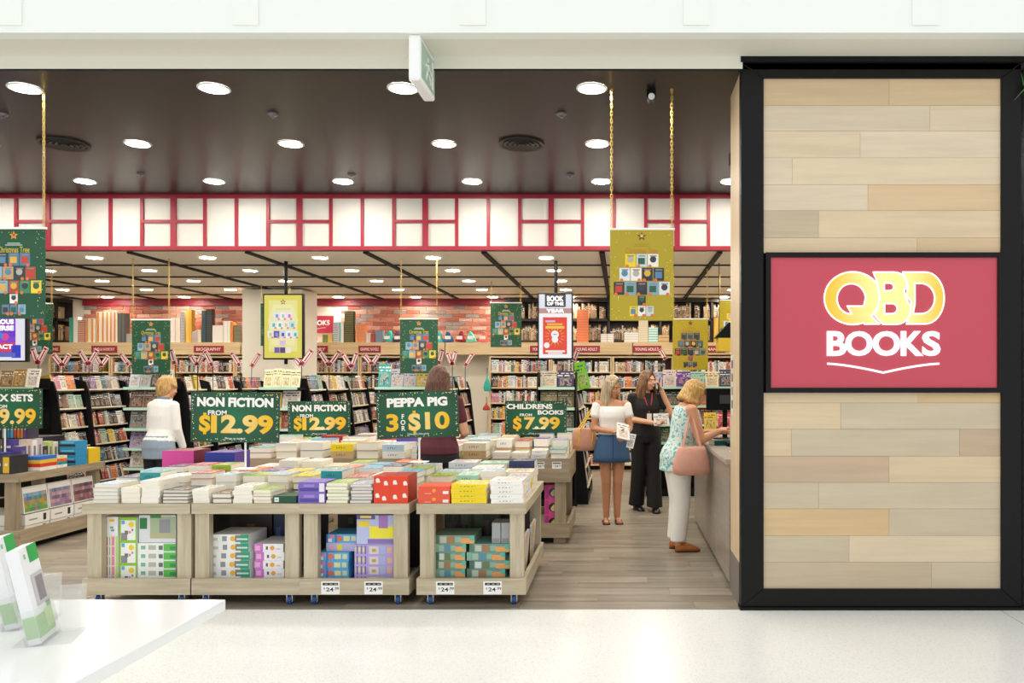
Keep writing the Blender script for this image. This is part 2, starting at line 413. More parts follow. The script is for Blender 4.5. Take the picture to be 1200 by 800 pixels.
# ------------------------------------------------------------------ shopfront pillar
px0, px1, pz1 = X(868.5, FD), X(1197, FD), SH
pil = thing('wall_pillar', 'black framed timber clad pillar beside the shop entrance', None, (0, FD, 0), kind='structure')
box('core', px0+.03, px1-.03, .09, .5, 0, pz1, mat('core_dark', '#1b1a19', .6), pil)
fwid = .155
iz0, iz1 = Z(690, FD), Z(91, FD); ix0, ix1 = X(895, FD), X(1174, FD)
def mitre(name, pts):
    m = MB(); n = len(pts)
    front = [(x, 0, z) for x, z in pts]; back = [(x, .09, z) for x, z in pts]
    m.poly(front+back, [tuple(range(n)), tuple(range(2*n-1, n-1, -1))]+[((i+1) % n, i, n+i, n+(i+1) % n) for i in range(n)])
    return bevel(m.build(name, M_frame, pil), .003, 1)
mitre('frame_bar', [(px0, .02), (ix0, iz0), (ix0, iz1), (px0, pz1-.04)])
mitre('frame_bar', [(px1, pz1-.04), (ix1, iz1), (ix1, iz0), (px1, .02)])
mitre('frame_bar', [(px0, .02), (px1, .02), (ix1, iz0), (ix0, iz0)])
mitre('frame_bar', [(px0, pz1-.04), (ix0, iz1), (ix1, iz1), (px1, pz1-.04)])
box('kick_rail', px0-.01, px1+.01, -.02, .09, 0, .02, M_frame, pil); box('head_rail', px0-.005, px1+.01, -.02, .09, pz1-.04, pz1, M_frame, pil)
def tone(i): return ['#d6bc96','#d9c9ae','#e2cfb0','#e1d0b4','#dec29a','#e0caa6','#cbb99c','#d0c1a6','#c9b194','#dcbe90'][i % 10]
def planks(rowsdef):
    for z0, z1, cuts in rowsdef:
        for (a, b_, t) in cuts:
            mm = woodmat('clad_%d' % (t % 10), '#%02x%02x%02x' % tuple(int(int(tone(t)[k:k+2], 16)*.93) for k in (1, 3, 5)), tone(t), 0, rough=.42, vary=.04, stretch=10)
            o = box('plank', X(a, FD)+.0008, X(b_, FD)-.0008, .02, .045, Z(z1, FD)+.0008, Z(z0, FD)-.0008, mm, pil)
A0, A1 = 895, 1174
planks([(91, 122.5, [(A0, 1043, 0), (1043, A1, 0)]), (122.5, 152.5, [(A0, 1091, 1), (1091, A1, 2)]), (152.5, 184, [(A0, 1009, 2), (1009, A1, 3)]),
        (184, 215.6, [(A0, 929, 3), (929, A1, 2)]), (215.6, 246, [(A0, 1018, 3), (1018, A1, 4)]), (246, 278, [(A0, 960, 6), (960, A1, 5)]),
        (278, 296, [(A0, 1076, 5), (1076, A1, 4)]),
        (460, 472, [(A0, 1077, 5), (1077, A1, 9)]), (472, 503, [(A0, 986, 5), (986, A1, 7)]), (503, 534.5, [(A0, 928, 5), (928, 1126, 7), (1126, A1, 8)]),
        (534.5, 565.5, [(A0, 1043, 8), (1043, A1, 5)]), (565.5, 596.5, [(A0, 960, 7), (960, A1, 7)]), (596.5, 628, [(A0, 1043, 9), (1043, A1, 7)]),
        (628, 659, [(A0, 996, 7), (996, A1, 2)]), (659, 690.5, [(A0, 1093, 6), (1093, A1, 7)])])
# timber cheek on the inside of the pillar
ck = thing('trim_1', 'pale timber cheek on the inner side of the pillar', None, (px0, FD, 0), kind='structure')
M_cheek = woodmat('cheek_timber', '#c7ad88', '#dcc7a6', 2, vary=.02)
box('cheek_board', .0, .03, .09, .55, .31, HC, M_cheek, ck); box('kick_plate', -.004, .03, .09, .55, 0, .31, mat('kick_grey', '#77706a', .4), ck)
# neighbour shopfront sliver at the right edge
ng = box('wall_neighbour', px1+.03, px1+1.5, FD+.02, FD+.2, 0, SH, mat('neighbour_grey', '#5c5f60', .4)); struct(ng, 'dark grey edge of the neighbouring shopfront')
g = MB(); rr = random.Random(3)
for i in range(60):
    a = Vector((rr.gauss(0, .05), rr.gauss(-.04, .02), rr.gauss(0, .06))); b_ = a+Vector((rr.gauss(0, .04), rr.gauss(-.01, .02), rr.gauss(0, .04)))
    g.cyl(a, b_, .006, .001, 4, 0)
gr = thing('christmas_garland', 'green Christmas garland with a gold bauble beside the black pillar', 'garland', (px1+.1, FD-.02, Z(95, FD)))
g.build('foliage', mat('garland_green', '#3f7a3a', .6), gr)
MB().ell((-.07, -.06, -.045), .022, .022, .022).build('bauble', mat('bauble_gold', '#e0b070', .2, .7), gr, smooth=True)

# ------------------------------------------------------------------ lit shop sign on the pillar
sg = thing('shop_sign', 'illuminated red sign with yellow and white bookshop lettering on the pillar', 'sign', (0, FD, 0))
sx0, sx1, sz0, sz1 = X(897, FD), X(1174, FD), Z(460, FD), Z(296, FD)
def emat(n, c, s): return mat(n, c, .4, emit=c, es=s)
bw = .035
box('sign_frame', sx0, sx1, -.02, .02, sz1-bw, sz1, M_frame, sg); box('sign_frame', sx0, sx1, -.02, .02, sz0, sz0+bw, M_frame, sg)
box('sign_frame', sx0, sx0+bw, -.02, .02, sz0+bw, sz1-bw, M_frame, sg); box('sign_frame', sx1-bw, sx1, -.02, .02, sz0+bw, sz1-bw, M_frame, sg)
box('face_panel', sx0+bw, sx1-bw, -.005, .02, sz0+bw, sz1-bw, mat('sign_red', '#bb4352', .3, emit='#b03a4c', es=.1), sg)
EY = mat('sign_yellow', '#ffd400', .4, emit='#ffc800', es=1.25); EW = mat('sign_white', '#555555', .4, emit='#ffffff', es=1.15); EC = mat('sign_cream', '#fff3b0', .4, emit='#fff0b8', es=1.2)
def letterpx(ch, a, b_, y0, y1, lay, bold, m, nm): 
    cx, cz = X((a+b_)/2, FD), Z((y0+y1)/2, FD)
    return text(nm, ch, (b_-a)*FD/F, (y1-y0)*FD/F, m, sg, (cx, lay, cz), bold, .012)
M_neon = attrmat('sign_gradient', .4, .95)
yel, crm = rgb('#ffb400'), rgb('#ffe896')
def arc(cx, cy, rx, ry, a0, a1, n): return [(cx+rx*math.cos(math.radians(a0+(a1-a0)*i/n)), cy+ry*math.sin(math.radians(a0+(a1-a0)*i/n))) for i in range(n+1)]
def smooth_pts(pts, n=5):
    out = []; m = len(pts)
    for i in range(m):
        p0, p1, p2, p3 = (Vector(pts[(i+k-1) % m]) for k in range(4))
        for j in range(n):
            t = j/n; q = .5*((2*p1)+(-p0+p2)*t+(2*p0-5*p1+4*p2-p3)*t*t+(-p0+3*p1-3*p2+p3)*t**3); out.append((q.x, q.y))
    return out
LET = {'Q': [arc(268, 246, 184, 170, 68, 330, 30)+[(432, 205), (442, 245), (428, 300), (404, 345), (388, 360), (440, 412), (345, 413)], arc(258, 250, 92, 98, -2, -272, 26)+[(232, 297), (338, 297)]],
       'B': [[(400, 78)]+arc(530, 150, 88, 72, -90, 40, 8)+[(606, 232)]+arc(548, 322, 92, 92, -40, 90, 10)+[(462, 414), (404, 352), (432, 305), (441, 232), (425, 140)], [(470, 148)]+arc(506, 173, 26, 25, -90, 90, 6)+[(470, 198)], [(472, 280)]+arc(522, 313, 33, 33, -90, 90, 6)+[(472, 346)]],
       'D': [[(590, 78)]+arc(735, 245, 122, 167, -90, 90, 18)+[(614, 412), (640, 335), (644, 270), (613, 228), (624, 170)], [(668, 150)]+arc(708, 248, 88, 98, -90, 90, 12)+[(655, 346), (668, 285)]]}
def crop2w(p): return (X(950+p[0]/5.518, FD), Z(305+p[1]/5.518, FD))
for ch, loops in LET.items():
    cu = bpy.data.curves.new('t', 'CURVE'); cu.dimensions = '2D'; cu.fill_mode = 'BOTH'; cu.extrude = 0
    tubes = MB()
    for lp in loops:
        pts = [crop2w(p) for p in lp]; sp = cu.splines.new('POLY'); sp.points.add(len(pts)-1)
        for k, (a, b_) in enumerate(pts): sp.points[k].co = (a, b_, 0, 1)
        sp.use_cyclic_u = True
        for (a, b_), (c, e) in zip(pts, pts[1:]+pts[:1]): tubes.capsule((a, -.018, b_), (c, -.018, e), .0055, n=6)
    to = bpy.data.objects.new('t', cu); COL.objects.link(to); me = bpy.data.meshes.new_from_object(to.evaluated_get(bpy.context.evaluated_depsgraph_get()))
    bpy.data.objects.remove(to); ca = me.color_attributes.new('Col', 'FLOAT_COLOR', 'POINT')
    for i, v in enumerate(me.vertices):
        x, z = v.co.x, v.co.y; v.co = (x, -.017, z); px = VX+x*F/FD; t_ = min(1, max(.1, (abs(px-1040)/68-.25)*1.35)); ca.data[i].color = mix3(crm, yel, t_)+(1,)
    me.materials.clear(); me.materials.append(M_neon); bm = bmesh.new(); bm.from_mesh(me); r = bmesh.ops.extrude_face_region(bm, geom=list(bm.faces))
    bmesh.ops.translate(bm, verts=[g for g in r['geom'] if isinstance(g, bmesh.types.BMVert)], vec=(0, .011, 0)); bm.to_mesh(me); bm.free()
    lo = mobj('letter', me, sg); tubes.build('letter_outline', EW, lo)
xs = [968, 994, 1026, 1058, 1079, 1101]
for ch, a, b_ in (('B', 968.5, 991), ('O', 990, 1022), ('O', 1022, 1054), ('K', 1055, 1081), ('S', 1080, 1101)):
    letterpx(ch, a, b_, 388, 417, -.008, .03, EW, 'letter')
sw = MB(); cur = []
for i in range(21):
    t = i/20; px = 969+131*t; u = abs(t-.5)*2
    py = 426+10.5*(1-u)**1.45
    cur.append((px, py))
for (ax, ay), (bx_, by) in zip(cur, cur[1:]):
    sw.cyl(P(ax, ay, FD)-Vector((0, FD+.01, 0)), P(bx_, by, FD)-Vector((0, FD+.01, 0)), .0072, n=8)
sw.build('open_book_stroke', EW, sg)

# ------------------------------------------------------------------ ceiling lights and fittings
def downlight(x, y, z, r, label, grp):
    t = thing('ceiling_light', label, 'light', (x, y, z), 0, grp); return t
proto = {}
def lightmesh(r):
    if r in proto: return proto[r]
    a = MB().lathe([(r*.6, -.0125), (r*.9, -.0105), (r, -.006), (r, -.004)], n=24).mesh('lens', M_lamp)
    b = MB().loft([[Vector((q*math.cos(2*PI*i/24), q*math.sin(2*PI*i/24), zz)) for i in range(24)] for q, zz in ((r, -.003), (r, -.01), (r*1.18, -.008), (r*1.18, -.0005))], caps=False).mesh('trim_ring', M_trim)
    proto[r] = (a, b); return proto[r]
def place_light(x, y, z, r, label, grp):
    t = downlight(x, y, z, r, label, grp); a, b = lightmesh(r); mobj('lens', a, t); mobj('trim_ring', b, t)
rown = ['nearest', 'middle', 'farthest']
for j, y in enumerate((6.05, 7.46, 8.86)):
    for i in range(-2, 6):
        x = -.22-1.41*i
        if x > XR-.2: continue
        place_light(x, y, HC, .098, 'round downlight in %s row of dark ceiling, %s from the left wall side' % (rown[j], ORD[5-i]), 'downlights in the dark ceiling')
for j in range(5):
    y = 10.05+1.165*j
    for i in range(-2, 7):
        x = -.93-1.4*i
        if -6.4 < x < -5.0 and 13.1 < y < 14.1: continue
        place_light(x, y, LC, .088, 'round downlight in %s row of beige ceiling, %s from left' % (ORD[j], ORD[6-i]), 'downlights in the beige ceiling')
for px, nm in ((75, 'left'), (611, 'right')):
    t = thing('air_diffuser', 'round black ceiling air diffuser on the %s of the dark ceiling' % nm, 'air vent', (X(px, 7.46), 7.46, HC), 0, 'ceiling air diffusers')
    for q in range(5):
        r = .21-.045*q
        MB().loft([[Vector((rr_*math.cos(2*PI*i/28), rr_*math.sin(2*PI*i/28), zz)) for i in range(28)] for rr_, zz in ((r, -.001), (r, -.018), (r-.026, -.01), (r-.026, -.001))], caps=False).build('ring', mat('diffuser_dark', '#3a3634', .45), t)
for px, py in ((320, 133), (3, 133), (658, 133), (165, 203), (412, 204), (668, 204)):
    d = (HC-CH)*F/(VY-py); t = thing('sprinkler', 'small grey sprinkler disc at ceiling row %s from camera, %s' % ('nearest' if py < 150 else 'farther', {320: 'between two downlights', 3: 'at the left picture edge', 658: 'near the right downlights', 165: 'left of centre', 412: 'near the middle', 668: 'near the hanging chain'}[px]), 'sprinkler', (X(px, d), d, HC), 0, 'ceiling sprinklers')
    MB().lathe([(.042, 0), (.042, -.008), (.03, -.02), (.012, -.024)]).build('cap', mat('sprinkler_grey', '#77757a', .35, .4), t, smooth=False)
    MB().lathe([(.008, -.024), (.008, -.034), (.016, -.036)], n=10).build('deflector', mat('sprinkler_grey', '#77757a', .35, .4), t)
d = 6.14; t = thing('security_camera', 'small black and white security camera under the dark ceiling', 'camera', (X(763, d), d, HC))
MB().box(-.035, .035, -.03, .04, -.045, 0).build('mount', M_black, t); MB().cyl((0, -.07, -.055), (0, .04, -.045), .028, n=16).build('camera_body', M_black, t)
MB().cyl((0, -.085, -.06), (0, -.07, -.056), .024, n=16).build('front_glass', mat('cam_white', '#cfd2d2', .2), t)
d = 7.2; t = thing('wall_sensor', 'small black sensor beside the timber cheek high up', 'sensor', (.99, d, Z(187, d)))
MB().box(-.03, .03, -.03, .03, -.05, .05).build('sensor_body', M_black, t); MB().cyl((0, -.045, 0), (0, -.03, 0), .025, n=12).build('sensor_lens', M_frame, t)
MB().cyl((0, 0, .05), (0, 0, HC-Z(187, d)), .008, n=8).build('drop_rod', M_black, t)
# exit sign hanging from the mall soffit
d0 = SD+.02; xs0 = X(486, d0)
ex = thing('exit_sign', 'white edge-on exit sign box with green running figure under the mall bulkhead', 'sign', (X(485.5, d0), d0, SH))
bevel(MB().box(-.04, .04, 0, .42, -.30, -.0).build('housing', mat('exit_white', '#f4f6f6', .35), ex), .015, 3)
MB().box(.0405, .043, .03, .39, -.27, -.04).build('face', mat('exit_green', '#a9c9b8', .3), ex)
fg = MB()
def rb(y, z, wy, wz, rot=0):
    fg.box(.0431, .0445, -wy/2, wy/2, -wz/2, wz/2, M=Matrix.Translation((0, y, z)) @ Matrix.Rotation(rot, 4, 'X'))
rb(.2, -.1, .04, .04); rb(.21, -.15, .035, .08, .3); rb(.25, -.2, .03, .09, .7); rb(.17, -.2, .03, .09, -.6); rb(.16, -.14, .07, .02, .3); rb(.27, -.15, .07, .02, -.4); rb(.33, -.155, .05, .19)
fg.build('running_figure', mat('exit_light', '#eef8f2', .4), ex)
# ================================================================== BOOKS
def unit_book(over):
    """a lying unit book: boards, spine at -y, page block set back by `over`"""
    m = MB(); q = [(0,0),(1,0),(1,1),(0,1)]; t = .07
    for z0, z1 in ((0, t), (1-t, 1)):
        m.box(-.5, .5, -.5, .5, z0, z1, 0)
        for k in (-4, -3, -2, -1): m.mi[k] = 2
        m.uv[-5 if z0 else -6] = q if z0 else [(0,0),(0,1),(1,1),(1,0)]
    m.box(-.5, .5, -.5, -.5+.03, t, 1-t, 2); m.uv[-4] = q
    m.box(-.5+over, .5-over, -.47, .5-over, t, 1-t, 1)
    return m.mesh('book', [M_cover, M_paper, M_spine])
HARD, SOFT = unit_book(.025), unit_book(.0)
CNAME = {'white': '#f1efe9', 'cream': '#ece0c4', 'pale blue': '#bcd3e3', 'light grey': '#cfd2d4', 'black': '#1b1b1e', 'navy': '#1f2f5e', 'red': '#b7242c', 'orange': '#e8682c',
         'yellow': '#efd31f', 'lime green': '#9fc23c', 'dark green': '#0f5235', 'teal': '#2c9aa0', 'purple': '#6b4aa5', 'lilac': '#b5a5d8', 'pink': '#e58aa9', 'tan': '#c8a878', 'grey blue': '#7d93b4', 'mint': '#a5dcc4', 'brown': '#6a4a33', 'sky blue': '#5fb2dc'}
NBOOK = [0]
def book(x, y, z, wx, dy, th, cname, label, grp, name='paperback', rz=0.0, hard=False, rot=None, col=None):
    c = col or CNAME[cname]
    o = mobj(name, HARD if hard else SOFT, None, (x, y, z), rot or (0, 0, rz), (wx, dy, th)); o.color = rgba(c)
    NBOOK[0] += 1
    return tag(o, label, 'book', grp)
def posname(i, n):
    k = n-1-i                                     # from top
    if n == 1: return 'lying alone'
    return 'topmost' if k == 0 else ('bottom one' if i == 0 else ORD[k]+' from top')
def stack(x0, x1, y0, y1, z, h, n, cname, where, hard=False, spine=False, grp='book stacks on the tables', jit=.006, rz=None, tops=None):
    """n books piled at z; page edges towards the camera unless spine"""
    th = h/n; zz = z
    for i in range(n):
        wx, dy = x1-x0-2*jit, y1-y0
        r = (R.uniform(-.03, .03) if rz is None else rz) + (0 if spine else PI)
        cn = tops if (tops and i == n-1) else cname
        book((x0+x1)/2+R.uniform(-jit, jit), (y0+y1)/2+R.uniform(-jit, jit), zz+.0004, wx, dy, th-.0008, cn,
             '%s %s, %s, %s' % (cn, 'hardback' if hard else 'paperback', posname(i, n), where), grp, 'hardback' if hard else 'paperback', r, hard)
        zz += th
    return zz

# one mesh for the hundreds of small shelf books
SB = MB()
PAL = ['#17171a','#222226','#26221f','#efe9dd','#1c2436','#a82a26','#e9e4d8','#f0ece2','#d9d2c2','#1e1e22','#2a2f45','#8e2a2e','#c8402f','#e07a35','#e6c23b','#4c7a4e','#2f6f80','#4c86b8','#7a5aa0','#c87a98','#b59a70','#8a8f96','#d6dde2','#5b4436','#9fc0a8','#efe8d0','#f4f1ea','#cfd6d8','#e8e2d6']
PALDARK = ['#3a2f28','#52412f','#6a543a','#8a6d48','#a8895c','#c2a878','#7a5a3a','#2c2420','#b49a6a','#d2bd92']
def srow(o, ax, out, up, length, hmin, hmax, depth, pal, face=0.0, fill=.97, tmin=.014, tmax=.04, rnd=R):
    """a row of books: origin o, running along ax, spines towards out, leaning along up"""
    o = Vector(o); ax = Vector(ax).normalized(); out = Vector(out).normalized(); up = Vector(up).normalized(); s = 0.0
    while s < length-.02:
        if rnd.random() > fill: s += rnd.uniform(.02, .08); continue
        h = rnd.uniform(hmin, hmax); isf = rnd.random() < face
        t = rnd.uniform(.11, .15) if isf else rnd.uniform(tmin, tmax)
        dp = rnd.uniform(.03, .06) if isf else depth*rnd.uniform(.85, 1)
        if s+t > length: break
        M = Matrix((( ax.x, -out.x, up.x, 0), (ax.y, -out.y, up.y, 0), (ax.z, -out.z, up.z, 0), (0, 0, 0, 1)))
        M.translation = o+ax*s
        c = rnd.choice(pal); b0 = len(SB.uv)
        SB.box(.0006, t-.0006, 0, dp, 0, h, 0, c, M)
        u = rnd.uniform(0, 3)
        SB.uv[b0+2] = [(u, 0), (u+(1 if isf else .22), 0), (u+(1 if isf else .22), 1), (u, 1)]
        if pal is PAL: SB.mi[b0+1] = 1; SB.mi[b0+3] = 0
        s += t

# ================================================================== DISPLAY TABLES
TW = .78
def castor(parent, x, y):
    c = thing_part('castor', parent, (x, y, 0))
    return c
def thing_part(name, parent, loc):
    o = bpy.data.objects.new(name, None); COL.objects.link(o); o.parent = parent; o.location = loc; o.empty_display_size = .03; return o
M_blue = mat('castor_blue', '#24508f', .4); M_steel = mat('castor_steel', '#c9ccce', .3, .8)
CW = MB().cyl((-.014, 0, .034), (.014, 0, .034), .034, n=18).mesh('wheel', M_blue)
cf = MB(); cf.box(-.022, -.017, -.02, .02, .02, .08); cf.box(.017, .022, -.02, .02, .02, .08); cf.box(-.022, .022, -.02, .02, .072, .082)
CF = cf.mesh('fork', M_steel)
def table_front(x0, y0, ln, label, side_books=False):
    """pale timber display table on castors; x0,y0 its front left corner"""
    t = thing('display_table', label, 'table', (x0, y0, 0), 0, 'pale timber display tables at the shop front')
    w_, l = TW, ln; rt, rb_ = .73, .657; bt, bb = .195, .08; lg = .1; ins = .018
    box('top_rail', 0, w_, 0, .03, rb_, rt, M_railx, t); box('top_rail', 0, w_, l-.03, l, rb_, rt, M_railx, t)
    box('top_rail', 0, .03, .03, l-.03, rb_, rt, M_raily, t); box('top_rail', w_-.03, w_, .03, l-.03, rb_, rt, M_raily, t)
    box('table_top', .03, w_-.03, .03, l-.03, rt-.03, rt-.002, M_railx, t)
    box('base_rail', 0, w_, 0, .03, bb, bt, M_railx, t); box('base_rail', 0, w_, l-.03, l, bb, bt, M_railx, t)
    box('base_rail', 0, .03, .03, l-.03, bb, bt, M_raily, t); box('base_rail', w_-.03, w_, .03, l-.03, bb, bt, M_raily, t)
    box('lower_deck', .03, w_-.03, .03, l-.03, bb, .12, M_railx, t)
    for xx in (ins, w_-ins-lg):
        for yy in (.031, l-.031-.06): box('leg', xx, xx+lg, yy, yy+.06, .12, rb_, M_railz, t)
    box('divider', .05, w_-.05, l*.52, l*.52+.02, .12, rb_-.02, mat('divider_dark', '#2a2522', .6), t)
    for xx in (.09, w_-.09):
        for yy in (.06, l-.08):
            mobj('castor_fork', CF, t, (xx, yy, 0)); c = mobj('castor_wheel', CW, t, (xx, yy, 0))
    return t
TX = [X(96, 5.78), X(223, 5.78), X(351, 5.78), X(488, 5.78)]; TY = 5.78; TL = 1.32
tn = ['leftmost', 'second', 'third', 'rightmost']
signs_lab = ['pale timber display table on castors, leftmost of the front four, holding green boxed sets underneath', 'pale timber display table on castors under the larger non fiction sign, white boxes underneath',
             'pale timber display table on castors with blue and purple boxes underneath', 'pale timber display table on castors nearest the aisle, holding dinosaur coloured boxes underneath']
TB = [table_front(TX[i], TY, TL, signs_lab[i]) for i in range(4)]
TZ = .7305
wn = ['%s stack from left, front row, ' + tn[i] + ' front table' for i in range(4)]
def fr(ti, k, a, b_, ytop, n, cname, **kw):
    d = TY+.01
    x0, x1 = X(a, d), X(b_, d); h = Z(ytop, d)-TZ
    return stack(x0, x1, d, d+.25, TZ, h, n, cname, wn[ti] % ORD[k], **kw)
fr(0, 0, 108.5, 140, 567, 5, 'pale blue', hard=True); fr(0, 1, 141, 164.5, 571, 3, 'cream'); fr(0, 2, 165.5, 188, 563, 4, 'white'); fr(0, 3, 189, 221, 574, 4, 'black', hard=True)
fr(1, 0, 225, 246, 573, 3, 'white'); fr(1, 1, 247, 271, 578, 2, 'brown', hard=True); fr(1, 2, 272, 296, 570, 4, 'white'); fr(1, 3, 297, 319, 574, 4, 'tan', tops='lime green')
fr(2, 1, 382, 408.5, 566, 6, 'lime green'); fr(2, 2, 409.5, 437, 567, 6, 'grey blue', hard=True)
fr(3, 1, 529, 572, 567, 4, 'yellow', spine=True); fr(3, 2, 574, 614, 563, 5, 'white', hard=True, spine=True)
# rows behind on the front tables
rowname = ['front', 'second', 'third', 'back']
pal2 = ['white','white','cream','cream','pale blue','light grey','white','grey blue','tan','cream','white','cream','white','light grey','yellow','tan','white','cream','orange','navy']
toppal = ['navy','purple','red','lime green','white','pale blue','orange','yellow','white','cream','light grey','cream','red','sky blue','cream','white','teal','lilac','tan','pale blue','mint']
keep = {}
for ti in range(4):
    for r_ in range(1, 4):
        y0 = TY+.01+.325*r_; n = 4 if ti < 3 else 3
        if r_ == 1: n = 4
        wdt = (TW-.02)/n
        for k in range(n):
            if r_ == 3 and ti == 0: continue
            x0 = TX[ti]+.01+wdt*k+R.uniform(.0, .012); h = R.uniform(.13, .185)+.01*r_
            if ti == 0 and r_ > 1: h *= 1.05
            stack(x0, x0+wdt-R.uniform(.012, .03), y0, y0+R.uniform(.22, .29), TZ, h, R.choice([3, 3, 4]), R.choice(pal2),
                  '%s stack from left, %s row, %s front table' % (ORD[k], rowname[r_], tn[ti]), hard=R.random() < .4, spine=R.random() < .25, tops=R.choice(toppal))
# ------------------------------------------------------------------ printed boxes
def pbox(name, x0, x1, y0, y1, z0, z1, col, prints, label, cat='box', grp=None, rz=0, side=None):
    """closed printed carton; prints are (u0,v0,u1,v1,colour) on the front, side colour on the right"""
    w_, dd, h = x1-x0, y1-y0, z1-z0
    m = MB().box(-w_/2, w_/2, -dd/2, dd/2, 0, h, 0, col)
    if side: m.col[3] = rgb(side); m.col[1] = rgb(side)
    for i, q in enumerate(prints):
        yy = -dd/2-.0005-.00025*i
        if q[0] == 'o': m.disc(-w_/2+q[1]*w_, q[2]*h, q[3]*h, yy, q[4])
        else: m.quadz(-w_/2+q[0]*w_, -w_/2+q[2]*w_, q[1]*h, q[3]*h, yy, q[4])
    o = m.build(name, M_attr, None, ((x0+x1)/2, (y0+y1)/2, z0), (0, 0, rz)); return tag(o, label, cat, grp)
def ppx(name, a, b_, yt, yb, d, dep, col, prints, label, grp=None, z0=None, **kw):
    return pbox(name, X(a, d), X(b_, d), d, d+dep, Z(yb, d) if z0 is None else z0, Z(yt, d), col, prints, label, 'box', grp, **kw)
def rp(seed, cols, n, band=(0, 1)):
    q = random.Random(seed); out = []
    for i in range(n):
        u = q.uniform(0, .85); v = q.uniform(band[0], band[1]*.8); out.append((u, v, min(1, u+q.uniform(.05, .2)), min(.97, v+q.uniform(.08, .25)), q.choice(cols)))
    return out
d = TY+.01
# on the table tops
ppx('gift_box', 320, 347, 581, 590, d, .2, '#0f4a33', [(.06,.2,.25,.8,'#dfe6df'), (.1,.4,.2,.6,'#8aa79a')], 'low dark green box with white label at front edge of second table', z0=TZ)
fr(1, 4, 332, 348, 566, 1, 'white') if False else None
for i in range(2):
    z0 = TZ+.076*i
    pbox('boxed_book', X(349.5, d), X(381, d), d, d+.22, z0, z0+.0755, '#7a64b8', [(.05,.15,.75,.45,'#4d3f9c'), (.2,.55,.6,.8,'#9a86d0'), (.78,.1,.97,.9,'#e8e4f2')], ['purple boxed book at the bottom, front of third table', 'purple boxed book on top of its twin, front of third table'][i], 'box', 'purple boxed books')
fl_ = []
for (u, v) in ((.1,.3),(.35,.75),(.3,.2),(.62,.25),(.62,.78),(.9,.3),(.92,.75),(.12,.85)):
    fl_ += [('o', u, v, .07, '#f6e6df'), (u-.05, v-.09, u+.07, v-.02, '#f6e6df')]
ppx('gift_box', 438, 478, 557.5, 590, d, .26, '#e0401f', fl_, 'orange red patterned gift box with white prints on third table', z0=TZ, side='#a52a16')
for i in range(2):
    z0 = TZ+.061*i
    pbox('boxed_book', X(490, d), X(527, d), d, d+.22, z0, z0+.0605, '#e4573a', [('o', .5, .5, .22, '#f0a23c'), (.78,.1,.96,.45,'#eee7e0'), (.2,.12,.42,.2,'#f1b5a0')], ['coral red boxed book at the bottom beside the yellow books', 'coral red boxed book on top beside the yellow books'][i], 'box', 'coral boxed books')
ppx('book_slipcase', 190, 227, 528, 566, 6.79, .28, '#d9479a', [], 'large pink slipcase box on the leftmost front table', z0=TZ, side='#7a2338')
ppx('book_slipcase', 240, 275, 530, 566, 6.79, .28, '#22389a', [], 'large royal blue slipcase box on the leftmost front table', z0=TZ, side='#5a3c98')
# under table 1
d = TY+.1; DZ = .1205
def cell(a, b_, n, zb, hh, col, pr, lab, grp, dep=.3, nm='boxed_set', dx=0.0, side=None):
    for i in range(n):
        pbox(nm, X(a, d)+dx*(i % 2), X(b_, d)+dx*(i % 2), d, d+dep, zb+i*hh+.0003, zb+(i+1)*hh-.0006, col, pr, lab % (ORD[i] if n > 1 else ''), 'box', grp, side=side)
z678 = DZ
def zpx(y): return Z(y, d)
h1 = (zpx(628)-DZ)/5
cell(115.5, 139, 5, DZ, h1, '#f3efe9', [(0,0,.1,1,'#8fc3d8'), (.2,.05,.36,.95,'#e88a8a'), (.42,.05,.46,.95,'#c86a40'), (.55,.1,.58,.9,'#4a9a5a'), (.66,.05,.8,.95,'#e890a0'), (.86,0,1,1,'#b8d88a')], 'striped activity box, %s from bottom, under leftmost table', 'striped boxes under the first table')
pbox('activity_box', X(118, d), X(138, d), d, d+.2, zpx(628), zpx(605.5), '#f4f4f0', [(.15,.75,.35,.85,'#e8a05a'), (.5,.75,.8,.88,'#eec94a'), (.55,.4,.75,.5,'#6ab8a8'), (.6,.25,.8,.35,'#5aa8c8')], 'white card box on top of the striped boxes under leftmost table', 'box')
h1 = (zpx(606)-DZ)/3
cell(140, 160.5, 3, DZ, h1, '#f2f4ee', [(0,0,.08,1,'#8cc82a'), (0,.88,1,1,'#8cc82a'), (.92,0,1,1,'#8cc82a'), (.1,.0,.45,.32,'#8d8a92'), (.3,.25,.5,.42,'#77747e'), ('o', .68, .68, .12, '#f2d023'), (.12,.7,.3,.86,'#5ab0d8'), (.55,.3,.65,.4,'#e07a9a'), (.7,.4,.8,.5,'#b07ac8')], 'white and lime carton with zebra print, %s from bottom', 'zebra print cartons under the first table')
h1 = (zpx(636)-DZ)/5
cell(161.5, 206, 5, DZ, h1, '#f1f3f0', [(.08,.25,.2,.7,'#7ab89a'), (.28,.2,.48,.75,'#b9bcb0'), (.55,.2,.66,.7,'#6a7078'), (.68,.05,1,.9,'#5fbf52'), (.85,.2,1,.6,'#2f9a58')], 'flat white and green box, %s from bottom, under leftmost table', 'flat white and green boxes')
pbox('picture_box', X(163, d), X(206, d), d, d+.1, zpx(635.5), zpx(603.5), '#d9dde2', [(.3,.15,.98,.95,'#a8b894'), (.55,.35,.85,.85,'#8f9296'), (.3,.15,.98,.35,'#b7b48a'), (.02,.5,.22,.9,'#1f7a3c'), (.3,.9,.6,1,'#2a8a3c')], 'large pale picture box with green ribbon corner under leftmost table', 'box')
